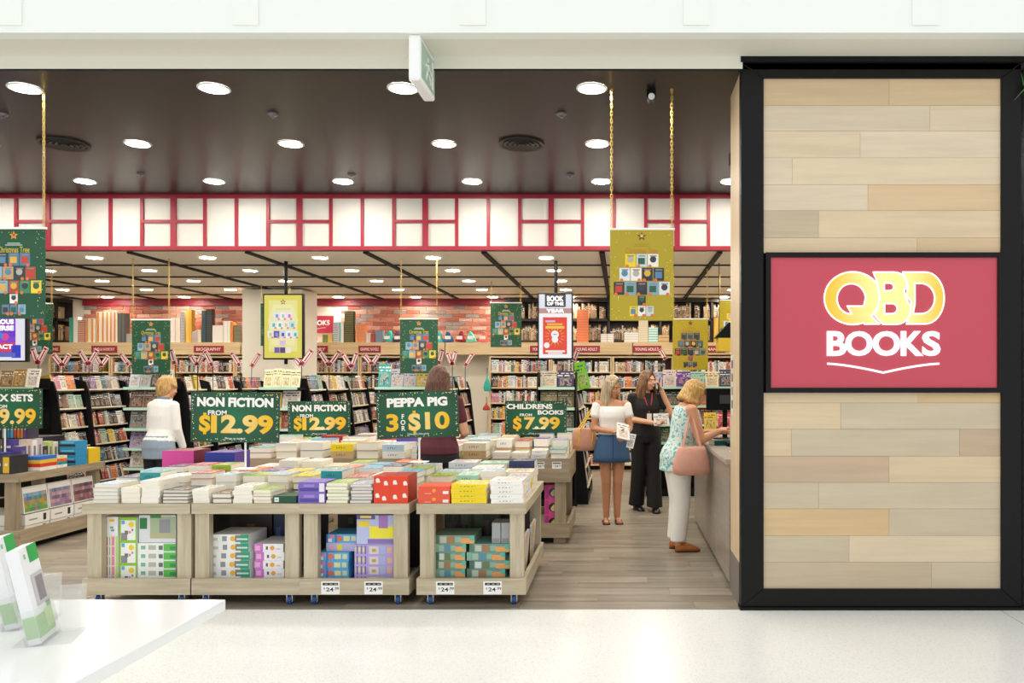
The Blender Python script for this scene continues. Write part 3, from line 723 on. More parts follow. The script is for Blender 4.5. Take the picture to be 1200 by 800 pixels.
# under table 2
wb_pr = [(.03,.25,.18,.6,'#c5c7c6'), (.3,.2,.42,.8,'#8c949a'), ('o', .58, .5, .32, '#eeb23c'), (.64,.1,1,.9,'#7b8280'), (.78,.0,1,.98,'#2f9a78'), (.68,.35,.97,.55,'#cfe6dc')]
h1 = (zpx(646)-DZ)/4
cell(244, 292, 4, DZ, h1, '#eff1f0', wb_pr, 'white box with green end, %s from bottom, left pile under second table', 'white and green boxes', dx=.006)
for i in range(2): pbox('boxed_set', X(248-i, d), X(291.5, d), d, d+.3, zpx(646)+h1*i+.0005, zpx(646)+h1*(i+1)-.0005, '#eff1f0', wb_pr, ['white box with green end, second from the pile top, under second table', 'white box with green end, top of its pile under second table'][i], 'box', 'white and green boxes')
h1 = (zpx(637)-DZ)/5
cell(298, 332, 5, DZ, h1, '#f1eff2', [(0,0,.3,1,'#c976c8'), (.03,.2,.2,.8,'#e8a8d8'), (.4,.3,.47,.7,'#5a5a62'), ('o', .62, .5, .28, '#eea43c'), (.75,.3,.9,.5,'#d5d3d8')], 'white and magenta box, %s from bottom, right pile under second table', 'white and magenta boxes', dx=.008)
d += .18
pbox('game_box', X(310, d), X(337, d), d+.16, d+.22, .121, Z(603, d), '#14294d', [(.1,.6,.3,.75,'#3d5a8a'), (.2,.5,.8,.55,'#4a669a')], 'upright navy game box at the back under second table', 'box')
pbox('game_box', X(257, d), X(308, d), d+.16, d+.22, .121, Z(603, d), '#2a1a22', [(.4,.6,.6,.8,'#6a4a2a')], 'upright dark maroon game box at the back under second table', 'box')
d -= .18
# under table 3
h1 = (zpx(647)-DZ)/4
bl_pr = [(.05,.1,.18,.5,'#e6e2ee'), (.12,.5,.25,.9,'#d87a9a'), ('o', .42, .5, .34, '#e06a4a'), (.55,.2,.75,.8,'#d9d9a2'), (.8,.2,.95,.8,'#c9d2a8'), (.0,.0,.06,1,'#3a62b0'), (.28,.0,.34,1,'#3a7ac8')]
cell(371.5, 408, 4, DZ, h1, '#5aa9dc', bl_pr, 'sky blue toy box, %s from bottom, left pile under third table', 'sky blue toy boxes', dx=.004)
for i in range(2): pbox('boxed_set', X(380, d), X(417, d), d+.04, d+.3, zpx(647)+.062*i+.0005, zpx(647)+.062*(i+1)-.0006, ['#b9b8dc', '#5aa9dc'][i], [[(.1,.2,.3,.7,'#e0a8c8'), (.35,.1,.5,.8,'#efdf3a')], bl_pr][i], ['lilac and yellow toy box on the blue pile under third table', 'sky blue toy box topmost on the left pile under third table'][i], 'box', 'sky blue toy boxes')
h1 = (zpx(638)-DZ)/4
cell(415.5, 461, 4, DZ, h1, '#b9a7dc', [(.02,.3,.3,.75,'#dcd6a2'), (.05,.1,.09,.9,'#7a62b8'), (.16,.1,.2,.9,'#7a62b8'), (.26,.1,.3,.9,'#7a62b8'), (.38,.1,.62,.85,'#d9cfd8'), (.45,.3,.55,.6,'#b8a24a'), (.66,.1,.8,.9,'#a9b6e6'), (.84,.2,.97,.8,'#e0b0a0')], 'lilac checked toy box, %s from bottom, under third table', 'lilac toy boxes')
pbox('picture_box', X(418, d), X(461, d), d, d+.1, zpx(637.5), zpx(603.5), '#bcc4ea', [(.35,.2,1,.62,'#f0e335'), (.05,.6,.35,.8,'#f0d235'), (.6,.55,.85,1,'#a77ac0'), (.3,.02,1,.18,'#8a72b8'), (.0,.86,.5,1,'#6a52a0'), (.1,.9,.4,.98,'#efe35a')], 'large lilac and yellow picture box under third table', 'box')
pbox('game_box', X(372, d), X(415, d), d+.42, d+.5, .121, .62, '#241318', [(.3,.75,.45,.85,'#3a5a1a'), (.6,.7,.7,.85,'#6a1a24')], 'upright dark red game box at the back under third table', 'box')
# under table 4
dn = lambda k: [(0,0,.12,1,['#4a6a60','#7fae9a','#5a7a62'][k]), (.14,.1,.3,.85,['#cfd8d0','#9fb7a8','#b8c0b0'][k]), (.32,.05,.5,.9,['#6a7a52','#5d8aa0','#a2764a'][k]), (.52,.2,.66,.8,'#8fb09a'), (.66,.05,1,.7,'#e0a060'), (.88,.4,1,1,'#58b8a0')]
h1 = (zpx(637)-DZ)/5
for i in range(5): pbox('boxed_set', X(509+(i % 2), d), X(546-(i % 2), d), d, d+.3, DZ+i*h1+.0004, DZ+(i+1)*h1-.0006, '#6f9a8a', dn(i % 3), 'green and orange dinosaur box, %s from bottom, left pile under fourth table' % ORD[i], 'box', 'dinosaur boxes')
pbox('boxed_set', X(509, d), X(556, d), d, d+.3, DZ+5*h1+.0004, DZ+6*h1, '#7f9a86', dn(2), 'green and orange dinosaur box topping the left pile under fourth table', 'box', 'dinosaur boxes')
for i in range(5): pbox('boxed_set', X(550-(3 if i % 2 else 0), d), X(597-(5 if i % 2 else 0), d), d, d+.3, DZ+i*h1+.0004, DZ+(i+1)*h1-.0006, '#6d9890', dn((i+1) % 3), 'green and orange dinosaur box, %s from bottom, right pile under fourth table' % ORD[i], 'box', 'dinosaur boxes')
for i, (a, b_) in enumerate(((576, 586), (587, 597))): pbox('slim_box', X(a, d), X(b_, d), d+.02, d+.2, DZ+5*h1+.0004, zpx(613), '#a9acae', [(.1,.05,.9,.25,'#8c8f92')], ['grey upright slipcase, left of a pair under fourth table', 'grey upright slipcase, right of a pair under fourth table'][i], 'box', 'grey slipcases')
pbox('game_box', X(508, d), X(575, d), d+.42, d+.5, .121, .62, '#22281f', rp(5, ['#3a4a2a','#4a4038','#55503a','#2a3a30'], 14, (.45, 1)), 'upright dark green game box at the back under fourth table', 'box')
pbox('game_box', X(598, d), X(602, d), d+.1, d+.3, DZ+5*h1, zpx(609), '#2479c8', [], 'narrow bright blue box beside the grey slipcases', 'box')
# tall picture books slotted along the aisle side of table 4
xs_ = TX[3]+TW
for i in range(7):
    y = TY+[.2,.33,.46,.59,.79,.92,1.06][i]; c = ['#e9e4dc','#d8d2e6','#e8c89a','#e6e2da','#c9d8dc','#e2b45a','#e8e6e4'][i]
    o = book(xs_-.075, y, .125, .24, .14, .02, 'white', '%s tall picture book slotted in the aisle side of fourth table' % ORD[i], 'picture books along the table side', 'picture_book', rot=(0, PI/2-.12, 0), col=c)
    o.scale = (.3, .12, .02); o.location = (xs_-.075, y, .285); o.rotation_euler = (0, PI/2+.08, 0)
# price tags
def pricetag(a, b_, y0, y1, d, label, txt=('$24.99',)):
    t = thing('price_tag', label, 'price tag', (X((a+b_)/2, d), d, Z((y0+y1)/2, d)), 0, 'price tags on the table rails')
    w_, h = (b_-a)*d/F, (y1-y0)*d/F
    m = MB().box(-w_/2, w_/2, -.0025, -.0002, -h/2, h/2, 0, '#f6f6f4'); m.quadz(-w_*.42, w_*.42, h*.2, h*.4, -.003, '#26282a')
    for k in (-.25, .02, .27): m.quadz(k*w_-.1*w_*.5, k*w_+.1*w_*.9, h*.25, h*.34, -.0034, '#9a9c9c')
    m.build('card', M_attr, t)
    mt = mat('tag_ink', '#33363a', .6)
    text('price_lettering', '24', w_*.4, h*.3, mt, t, (-w_*.03, -.003, -h*.12), .02, .0006); text('price_lettering', '$', None, h*.18, mt, t, (-w_*.33, -.003, -h*.05), .01, .0006); text('price_lettering', '.99', w_*.26, None, mt, t, (w_*.34, -.003, -h*.05), .01, .0006)
for a, lb in ((376.5, 'white $24.99 price tag on third table base, left one'), (427, 'white $24.99 price tag on third table base, right one'), (511, 'white $24.99 price tag on fourth table base, left one'), (566.5, 'white $24.99 price tag on fourth table base, right one')):
    pricetag(a, a+21.5, 681, 696, TY, lb)

# ------------------------------------------------------------------ rear tables (browner timber, plinth)
def table_rear(x0, y0, ln, label, rt=.84, rb_=.606):
    t = thing('display_table', label, 'table', (x0, y0, 0), 0, 'brown timber display tables behind'); w_, l = TW, ln
    for (a, b_, c, e, mm) in ((0, w_, 0, .03, M_brailx), (0, w_, l-.03, l, M_brailx), (0, .03, .03, l-.03, M_braily), (w_-.03, w_, .03, l-.03, M_braily)):
        box('top_rail', a, b_, c, e, rb_, rt, mm, t); box('base_rail', a, b_, c, e, .06, .2, mm, t)
    box('table_top', .03, w_-.03, .03, l-.03, rt-.03, rt-.002, M_brailx, t); box('lower_deck', .03, w_-.03, .03, l-.03, .06, .12, M_brailx, t)
    for xx in (.04, w_-.04-.11):
        for yy in (.031, l-.091): box('leg', xx, xx+.11, yy, yy+.06, .12, rb_, M_brailz, t)
    box('plinth', .1, w_-.1, .1, l-.1, 0, .06, M_black, t)
    box('plinth_foot', w_-.16, w_-.04, .04, .1, 0, .06, M_brailx, t)
    return t
BX = [-3.69, -2.89, -2.09, -1.29]; BY = 8.0
bl = ['brown timber display table, leftmost of the rear row', 'brown timber display table under the smaller non fiction sign', 'brown timber display table behind the woman in maroon', 'brown timber display table with price tags beside the aisle, pink box inside']
for i in range(4): table_rear(BX[i], BY, 1.1, bl[i])
for ti in range(4):
    for r_ in range(4):
        n = 3 if ti < 3 else 4; wdt = (TW-.02)/n; y0 = BY+.01+.27*r_
        for k in range(n):
            x0 = BX[ti]+.01+wdt*k; h = R.uniform(.1, .17)+.012*r_
            if ti == 3 and r_ == 0: h = R.uniform(.05, .1)
            stack(x0+.004, x0+wdt-R.uniform(.01, .03), y0, y0+R.uniform(.2, .255), .8405, h, 2 if r_ < 2 else R.choice([2, 3]), R.choice(pal2),
                  '%s stack from left, %s row, %s rear table' % (ORD[k], rowname[r_], tn[ti]), hard=R.random() < .4, spine=R.random() < .35, tops=R.choice(toppal), grp='book stacks on the rear tables')
for a, lb in ((627, 'white price tag on the brown aisle table, left one'), (647, 'white price tag on the brown aisle table, right one')): pricetag(a, a+11, 541, 549, BY, lb)
d = BY+.1
for i in range(3):
    h = (Z(568, d)-.121)/3
    pbox('doll_box', X(638, d), X(655, d), d, d+.2, .121+i*h, .121+(i+1)*h-.0006, '#e2559f', [('o', .6, .5, .3, ['#1f1a2a','#1f1a2a','#3a3f8a'][i]), ('o', .62, .42, .18, '#efd0a8'), (.05,.05,.3,.95,'#c93f88'), ('o', .66, .6, .1, '#efe04a')], 'pink toy box with round portrait, %s from bottom, in the brown table' % ORD[i], 'box', 'pink toy boxes')

# ------------------------------------------------------------------ left table of box sets
LX, LY = -6.42, 7.58
t = table_rear(LX, LY, 1.28, 'brown timber table of boxed sets at the left edge with jigsaw boxes inside', .73, .655)
rs = thing('riser', 'stepped black display riser on the boxed set table', 'riser', (LX, LY, .7305))
box('step', .02, .5, .3, 1.1, 0, .155, mat('riser_clear', '#2b2b30', .3), rs); box('step', .02, .46, .42, 1.1, .155, .30, mat('riser_clear', '#2b2b30', .3), rs)
q = random.Random(11)
def setrow(y0, y1, z, x0, hh, items, lab):
    x = x0
    for i, (wd_, col, sp) in enumerate(items):
        pr = []
        for k, c in enumerate(sp): pr.append((k/len(sp)+.02, .06, (k+1)/len(sp)-.02, .94, c)); pr.append((k/len(sp)+.3/len(sp), .45, (k+.7)/len(sp), .6, '#e8e0c0'))
        pbox('box_set', x, x+wd_, y0, y1, z+.0003, z+hh[i % len(hh)], col, pr, lab[i], 'box', 'boxed book sets on the left table', side=col); x += wd_+.006
cA = ['#efc81e','#39a8d8','#efc81e','#1a1a1e']; cB = ['#2f2f35','#55555c','#2a2a2e']; cC = ['#28a0c8','#5ab8e0','#e0552c','#e8862c','#e8862c','#6a3f98']
setrow(LY+.44, LY+.6, 1.031, LX+.05, [.2], [(.16, '#e8c020', cA), (.12, '#2a2a2e', ['#b9b9b9', '#2a2a2e', '#cfcfcf']), (.2, '#3a3040', cC)], ['yellow and blue boxed set on the top step', 'black and white boxed set on the top step', 'rainbow boxed set with purple end on the top step'])
setrow(LY+.31, LY+.41, .886, LX+.08, [.15], [(.13, '#4a4438', ['#5d5648']*5), (.1, '#33332f', ['#26262a', '#d8d8d4', '#26262a']), (.08, '#5a5244', ['#6a6250']*3), (.1, '#4b3f8a', ['#4b3f8a'])], ['olive boxed set on the middle step', 'black boxed set with white portrait on the middle step', 'brown boxed set on the middle step', 'violet boxed set on the middle step'])
setrow(LY+.03, LY+.27, .7305, LX+.04, [.17, .165, .19], [(.12, '#d83a2a', ['#d83a2a']), (.2, '#3a3630', ['#4a453c']*5), (.17, '#3c3a86', []), (.13, '#2a2a2e', ['#3a3a40', '#d8b02a'])], ['red boxed set at the front left corner', 'dark ribbed boxed set beside the red one', 'deep violet slipcase at the front of the left table', 'black and gold boxed set at the table corner'])
for i, (col, nm_) in enumerate((('#2f6fc8', 'blue'), ('#e8c23a', 'yellow'), ('#d8402a', 'red'), ('#eeeae0', 'white'))):
    pbox('flat_box', LX+.6, LX+.76, LY+.32, LY+.55, .7305+.035*(3-i), .7305+.035*(4-i)-.0006, col, [], '%s flat boxed book in the small pile on the left table' % nm_, 'box', 'small pile of flat boxes')
for i in range(3): pbox('boxed_set', LX+.6, LX+.765, LY+.82, LY+1.0, .7305+.085*i, .7305+.085*(i+1)-.001, '#2e8fc0', [(.0,.3,1,.6,'#25303a'), (.1,.7,.9,.9,'#6fc3e0')], 'teal blue boxed set, %s from bottom, far end of left table' % ORD[i], 'box', 'teal boxed sets')
pbox('boxed_set', LX+.6, LX+.75, LY+1.05, LY+1.24, .7305, .89, '#e8c22c', [(.0,0,.35,1,'#d8452a'), (.5,.3,.9,.6,'#d86a2a')], 'red and yellow boxed set at the far corner of the left table', 'box')
for i in range(4): book(LX+.68, LY+.66, .7305+.03*i, .14, .12, .029, ['white','teal','orange','cream'][i], '%s small book, %s, middle of the left table' % (['white','teal','orange','cream'][i], posname(i, 4)), 'small books on the left table', rz=PI/2)
for i, (col, hh_, nm_) in enumerate((('#5a4a90', .24, 'violet'), ('#d8c4b0', .3, 'beige'), ('#efe6da', .29, 'cream'), ('#c9bfc4', .3, 'mauve grey'), ('#3a3a40', .22, 'charcoal'), ('#b8c878', .26, 'olive green'), ('#e6ded0', .25, 'ivory'))):
    y = LY+.3+.075*i
    m = MB().box(-.04, .04, 0, .07, 0, hh_, 0, '#efe9dc'); m.col[3] = rgb(col); m.col[2] = rgb(col)
    m.face([(.0405, .02, hh_*.35), (.0405, .05, hh_*.35), (.0405, .05, hh_*.8), (.0405, .02, hh_*.8)], 0, '#8a7a70')
    tag(m.build('boxed_novel', M_attr, None, (LX+.545, y, .7305)), '%s upright boxed novel beside the black riser' % nm_, 'box', 'upright boxed novels on the left table')
# jigsaw boxes facing the aisle on the lower deck
for i in range(3):
    y = LY+.14+.35*i; cols = [['#5a8a3a','#7aa84a','#c8882a','#4a7ab0','#8ab0d8'], ['#8a6a8a','#b08a9a','#6a5a7a','#c8a8a8','#7a8ab0'], ['#8a5a62','#a8787a','#6a4a52','#c09aa0','#5a4a5a']][i]
    m = MB().box(0, .05, 0, .33, 0, .25, 0, '#efede8'); qq = random.Random(20+i)
    for u in range(9):
        for v in range(5):
            a, b_ = .01+u*.0345, .01+v*.036
            m.face([(.0506, a, b_), (.0506, a+.0345, b_), (.0506, a+.0345, b_+.036), (.0506, a, b_+.036)], 0, mix3(rgb(qq.choice(cols)), rgb(cols[min(4, v)]), .5))
    o = m.build('jigsaw_box', M_attr, None, (LX+.685, y, .335), (0, -.1, 0)); tag(o, ['jigsaw box with green garden picture facing out of left table', 'jigsaw box with canal street picture facing out of left table', 'jigsaw box with dusky pink picture facing out of left table'][i], 'box', 'jigsaw boxes')
    for k in range(2):
        m = MB().box(0, .26, 0, .33, 0, .1, 0, '#eeece6')
        m.face([(.2606, .24, .02), (.2606, .28, .02), (.2606, .28, .085), (.2606, .24, .085)], 0, '#2b2b30'); m.face([(.2606, .05, .04), (.2606, .16, .04), (.2606, .16, .055), (.2606, .05, .055)], 0, '#9a9a98')
        o = m.build('jigsaw_box', M_attr, None, (LX+.48+.005*k, y, .1205+.105*k)); tag(o, 'white jigsaw box lying %s, %s from the front' % (['lowest', 'on top'][k], ORD[i]), 'box', 'white jigsaw boxes')
# ================================================================== BACK WALL: bricks, trim, bookcases, header
M_br = [mat('brick_%d' % i, c, .8, noise=.15, nscale=30) for i, c in enumerate(['#a85e48', '#b8735c', '#975240', '#bf8a76', '#93827c', '#c69c8a'])]
bl_, bh_ = .245, .075
bmesh_ = [MB().box(-bl_/2+.006, bl_/2-.006, -.014, 0, -bh_/2+.005, bh_/2-.005).mesh('brick', m) for m in M_br]
xb0, xb1 = -10.0, -2.2; z0b = 2.4
mort = box('mortar_bed', xb0, xb1, WD-.012, WD, 2.1, LC-.13, mat('mortar', '#dccfc4', .85)); mort.parent = wb; mort.location -= wb.location
nb = 0
for r_ in range(9):
    for k in range(40):
        x = xb0+.13+k*bl_+(bl_/2 if r_ % 2 else 0)
        z = LC-.13-bh_*(r_+.5)-.002
        if x+bl_/2 > xb1: continue
        if -6.3 < x < -5.2: continue
        o = mobj('brick', R.choice(bmesh_), wb, Vector((x, WD-.012, z))-wb.location); nb += 1
t = box('trim_back', xb0, xb1+.1, WD-.06, WD, LC-.13, LC-.0, M_dred); t.name = 'trim_2'; struct(t, 'dark red trim along the top of the brick wall')
# white column
col_ = box('wall_column', X(284, 13.3), X(354, 13.3), 13.3, 13.95, 0, LC-.025, M_cream); struct(col_, 'cream column standing among the bookcases')

HZ0, HZ1, HD = 2.09, 2.31, 14.68
hd = thing('header_shelf', 'pale maple header shelf running along the back wall above the bookcases', 'shelf', (0, HD, 0))
for a, b_ in ((-10.6, -6.9), (-6.88, -3.2), (-3.18, .2), (.22, XR-.01)):
    box('fascia_board', a, b_, 0, .03, HZ0, HZ1, M_shelf, hd); box('shelf_top', a, b_, .03, WD-HD-.02, HZ1-.03, HZ1, M_shelf, hd)
for px0_, px1_, tx in ((53, 70, 'CRIME'), (107, 137, 'MIND & HARMONY'), (227, 262, 'BIOGRAPHY'), (354, 384, 'HISTORY'), (420, 446, 'GRAPHIC NOVELS'), (621, 652, 'YOUNG ADULT'), (672, 703, 'YOUNG ADULT'), (741, 775, 'YOUNG ADULT'), (826, 850, 'MANGA')):
    dd = HD-.012; t = thing('section_sign', 'red section sign lettered %s on the maple header, %s' % (tx.lower(), {621: 'left of the hanging screen', 672: 'right of the hanging screen', 741: 'behind the yellow banner'}.get(px0_, 'back wall')), 'sign', (X((px0_+px1_)/2, dd), dd, Z(409, dd)), 0, 'section signs along the header')
    w_ = (px1_-px0_)*dd/F; MB().box(-w_/2, w_/2, 0, .011, -.062, .062).build('plate', mat('section_red', '#9c2433', .45), t)
    text('section_lettering', tx, w_*.82, .055, mat('section_white', '#f0dcd8', .5), t, (0, -.0005, 0), .02, .001)
# bookcases along the back wall
def bookcase(x0, x1, d, z1, nsh, label, pal, grp, hm=(.17, .22), face=.08):
    t = thing('bookcase', label, 'bookcase', (x0, d, 0), 0, grp); w_ = x1-x0; dep = .3
    box('side_panel', 0, .03, 0, dep, 0, z1, M_shelfz, t); box('side_panel', w_-.03, w_, 0, dep, 0, z1, M_shelfz, t)
    box('back_panel', .03, w_-.03, dep-.015, dep, 0, z1, mat('case_back', '#5a4a3c', .7), t)
    sp = (z1-.1)/nsh
    for k in range(nsh+1):
        z = .1+k*sp; box('shelf', .03, w_-.03, 0, dep-.015, z-.025, z, M_shelf, t)
        if k < nsh: srow((x0+.035, d+.02, z), (1, 0, 0), (0, -1, 0), (0, .05, 1), w_-.07, hm[0], min(hm[1], sp-.035), .15, pal, face, .98, .016, .05)
    return t
nm = ['leftmost', 'second', 'third', 'fourth', 'fifth', 'sixth']
for i in range(6): bookcase(-10.4+i*1.13, -10.4+(i+1)*1.13-.01, 14.72, 2.06, 7, 'maple bookcase at the back wall left of the brick display, %s of six' % nm[i], PAL, 'maple bookcases along the back wall')
for i in range(5): bookcase(-2.4+i*1.12, -2.4+(i+1)*1.12-.01, 14.72, 2.06, 7, 'maple bookcase at the back wall on the right, %s of five' % nm[i], PAL, 'maple bookcases along the back wall')
# antique bookshelf above the header on the right, and at far left
M_dk = mat('dark_oak', '#2b2420', .6)
for (a, b_, lb) in ((-2.15, XR-.02, 'dark antique bookshelf above the young adult section'), (-12.3, -10.2, 'dark antique bookshelf above the far left section')):
    t = thing('antique_shelf', lb, 'bookshelf', (a, WD-.22, HZ1)); w_ = b_-a
    box('back_board', 0, w_, .19, .2, 0, LC-HZ1-.025, M_dk, t)
    for z in (0, .4): box('shelf_board', 0, w_, 0, .19, z, z+.05, M_dk, t)
    box('crown_board', 0, w_, -.02, .19, LC-HZ1-.08, LC-HZ1-.025, M_dk, t)
    k = 0
    while k*.95 < w_: box('upright', min(w_-.04, k*.95), min(w_, k*.95+.04), 0, .19, .05, LC-HZ1-.08, M_dk, t); k += 1
    for z in (.05, .45):
        for k in range(int(w_/.95)+1):
            l_ = min(.9, w_-k*.95-.05)
            if l_ > .1: srow((a+k*.95+.05, WD-.2, HZ1+z), (1, 0, 0), (0, -1, 0), (0, .02, 1), l_, .2, .29, .12, PALDARK, 0, .93, .02, .045)
# tall props standing on the header shelf
def tower(a, b_, yt, col, stripe, label, horiz=True, n=12, zb=None, dd=HD+.035, dep=.12):
    x0, x1 = X(a, dd), X(b_, dd); z0 = HZ1+.0005 if zb is None else zb; h = Z(yt, dd)-z0; w_ = x1-x0
    o = MB().box(-w_/2, w_/2, 0, dep, 0, h, 0, col)
    if stripe:
        for k in range(n):
            if horiz: o.quadz(-w_/2, w_/2, (k+.15)*h/n, (k+.5)*h/n, -.001, stripe)
            else: o.quadz(-w_/2+(k+.1)*w_/n, -w_/2+(k+.5)*w_/n, .02*h, .98*h, -.001, stripe)
    return tag(o.build('book_tower', M_attr, None, (x0+w_/2, dd, z0)), label, 'books', 'tall book props on the header shelf')
for args in ((81, 85.5, 372, '#4aa894', None, 'slim teal tall book on the header beside the left shelf'), (86, 91, 371, '#f1ece2', None, 'slim white tall book on the header, far left'),
             (92, 99.5, 375, '#b5573f', '#e8d5c8', 'brick red tower of books with pale bands on the header'), (100.5, 106, 373, '#f4e6d0', '#e8913c', 'shorter orange and cream tall book, left of a pair', False, 1), (106.5, 112, 373, '#f4e6d0', '#e8913c', 'shorter orange and cream tall book, right of a pair', False, 1),
             (113, 119, 365, '#f6ead8', '#e8913c', 'tall orange striped book, first of five', False, 1), (119.2, 124, 365, '#f6ead8', '#e8913c', 'tall orange striped book, second of five', False, 1), (124.2, 128.5, 365, '#f6ead8', '#e8913c', 'tall orange striped book, third of five', False, 1), (128.7, 133, 365, '#f6ead8', '#e8913c', 'tall orange striped book, fourth of five', False, 1), (133.2, 137.5, 365, '#f6ead8', '#e8913c', 'tall orange striped book, fifth of five', False, 1),
             (138.5, 147.5, 367, '#5c5c5c', '#77736c', 'dark grey tall books beside the orange striped books', False, 2), (148, 155, 391, '#c9c2bc', '#8e8a88', 'short grey pile of books left of the green banner'),
             (200, 205, 372, '#f5efe6', None, 'white tall book right of the green banner'), (205.5, 211, 372, '#f3dccc', '#f0e8de', 'pale pink tall book right of the green banner', False, 2), (211.5, 216.5, 364, '#d9d6d2', '#6f6a78', 'tall pile of thin grey lined books', True, 26),
             (217.5, 224.5, 363, '#e8b23a', '#f0c860', 'tall golden yellow book above the bookcases', False, 1), (225, 231, 388, '#d8cfd0', '#7a5a6a', 'mauve lined pile of books', True, 12), (231.5, 235.5, 386, '#ecd9bc', None, 'cream short tall book beside the dark pile'),
             (236.5, 241, 364, '#2f5e66', '#1f2f38', 'dark teal lined pile of books', True, 24), (241.5, 248, 362, '#2b2b2e', '#54544f', 'black lined pile of books', True, 24), (249, 261, 381, '#f3eee6', None, 'broad white stack of books left of the white tall book'), (261.5, 269.5, 376, '#f7f4ee', '#e9e4de', 'white tall book left of the orange spine', False, 2), (270, 273, 377, '#e58a34', None, 'thin orange spine beside the column'),
             (274, 282.5, 381, '#5f5a40', '#a49c78', 'olive lined pile of books beside the column', True, 16),
             (355, 360, 400, '#ece4da', None, 'low cream book beside the hanging screen'), (363, 371, 398.5, '#f3eee8', None, 'low white books right of the hanging screen'), (378, 383.5, 392, '#6f8f52', '#93a86a', 'short green pile on the header', True, 8), (384, 389.5, 392, '#e2c25a', '#efdc98', 'short yellow pile on the header', True, 8),
             (390.5, 396, 377, '#e8eef0', '#2f6d92', 'blue and white banded tower of books', True, 13), (396.5, 402.5, 377, '#f4f2ee', '#88c4c8', 'white and aqua tall book on the header', False, 1), (403.5, 414, 364.5, '#3a3e2e', '#8f8a44', 'dark olive and gold banded tower of books', True, 20),
             (417, 428, 380, '#e8853c', '#f0b088', 'orange tower of books on the header', True, 16), (428.5, 434, 390, '#efe6de', '#d8b8b0', 'white short books next to orange tower', False, 2), (434.5, 439.5, 391, '#a8403a', '#b85a50', 'short red books on the header', False, 2), (440, 448.5, 387, '#8c9aae', '#5f6e86', 'grey blue banded books on the header', True, 8),
             (676, 689.5, 362.5, '#e8672c', '#f0a070', 'tall orange banded tower of books by the hanging screen', True, 26), (704, 711, 391, '#f1eeea', '#d6d2cc', 'white low pile of books, left of a pair', True, 4), (711.5, 719, 391, '#f1eeea', '#d6d2cc', 'white low pile of books, right of a pair', True, 4),
             (731.5, 748, 389.5, '#f3f0ea', '#dcd8d0', 'broad white pile with red spine end', True, 4), (748.5, 759.5, 375, '#efe4cc', '#cbb894', 'tall cream banded pile of books', True, 16), (760, 771, 384, '#d8f0ea', '#6fc2b4', 'mint and white banded pile of books', True, 6), (771.5, 784, 392.5, '#d9b98c', '#b8935f', 'low wooden box beside the mint pile', True, 2), (837, 845, 372, '#e8b23a', '#f0c860', 'golden tall book behind the yellow banners', False, 1)):
    tower(*args)
# small red shop sign on the brick wall
sd = WD-.05; ss = thing('wall_sign', 'small red bookshop sign mounted on the brick wall', 'sign', (X(370, sd), sd, Z(380, sd)))
w_ = (391-350)*sd/F; box('sign_board', -w_/2, w_/2, 0, .03, -.16, .16, mat('wall_sign_red', '#a8243c', .4), ss)
text('sign_lettering', 'BOOKS', w_*.62, .1, mat('sign_lettering_white', '#f4eeee', .4), ss, (.06, -.001, .03), .03, .004)
sm = MB()
for i in range(8):
    f = lambda q: (-.13+.32*q+.0, -.005, -.06-.02*(1-abs(q-.5)*2)**1.4)
    sm.cyl(f(i/8), f((i+1)/8), .004, n=6)
sm.build('sign_stroke', mat('sign_lettering_white', '#f4eeee', .4), ss)
# book shaped cushions on the header
def cushion(px, col, label, rot, hgt=.21, dark=None):
    dd = HD+.1; t = thing('cushion', label, 'cushion', (X(px, dd), dd, HZ1), 0, 'wedge cushions on the header shelf')
    m = MB(); w_ = .115; c = Matrix.Rotation(rot, 4, 'Y'); rings = []
    for k, (yy, s) in enumerate(((-.06, .82), (-.045, .97), (.045, .97), (.06, .82))):
        pts = [(-.11, 0), (-.02, -.008), (.11, 0), (.098, .06), (.02, .2), (0, .215), (-.02, .2), (-.098, .06)]
        rings.append([c @ Vector((x*s, yy, .1+(z-.1)*s)) for x, z in pts])
    m.loft(rings); lo = min(v[2] for v in m.v); m.v = [(x*.86, y, (z-lo)*.95+.0005) for x, y, z in m.v]
    m.build('cushion_body', mat('cushion_'+col, col, .8, noise=.1, nscale=40), t)
    MB().quadz(-.06, .05, .06, .12, -.0625, '#efeae2').build('white_label', M_attr, t)
for px, col, nm_, rt_ in ((455, '#35b6ac', 'turquoise cushion left of the green banner', .25), (467, '#4a2748', 'plum cushion left of the green banner', -.15), (513.5, '#4fc0c0', 'turquoise cushion half behind the green banner', .1), (526, '#2f5f9e', 'blue cushion on the header', -.12), (539.5, '#9a1c2c', 'dark red cushion on the header', .15), (552.5, '#6ccdb9', 'mint cushion on the header', -.1), (566.5, '#e06a64', 'coral cushion on the header', .12)):
    cushion(px, col, nm_+' shelf', rt_)
# canvas bags on the cream wall and side of the bookcase
for px, py, col, lab in ((571, 448, '#2fa79a', 'teal tote bag hanging on the side of the maple bookcase'), (570, 476, '#b03a3a', 'small red item hanging under the teal bag')):
    dd = 14.66; t = thing('tote_bag', lab, 'bag', (X(px, dd), dd, Z(py, dd)))
    h = .16 if py < 460 else .07
    m = MB(); m.loft([[Vector((s*.06*math.cos(2*PI*i/12), s*.03*math.sin(2*PI*i/12), z)) for i in range(12)] for s, z in ((.9, -h), (1.15, -h*.6), (.8, 0), (.25, h*.5), (.12, h))]); m.build('bag_body', mat('tote_'+col, col, .8), t)
    MB().cyl((0, 0, h), (0, 0, h+.1), .006, n=6).build('strap', M_black, t)

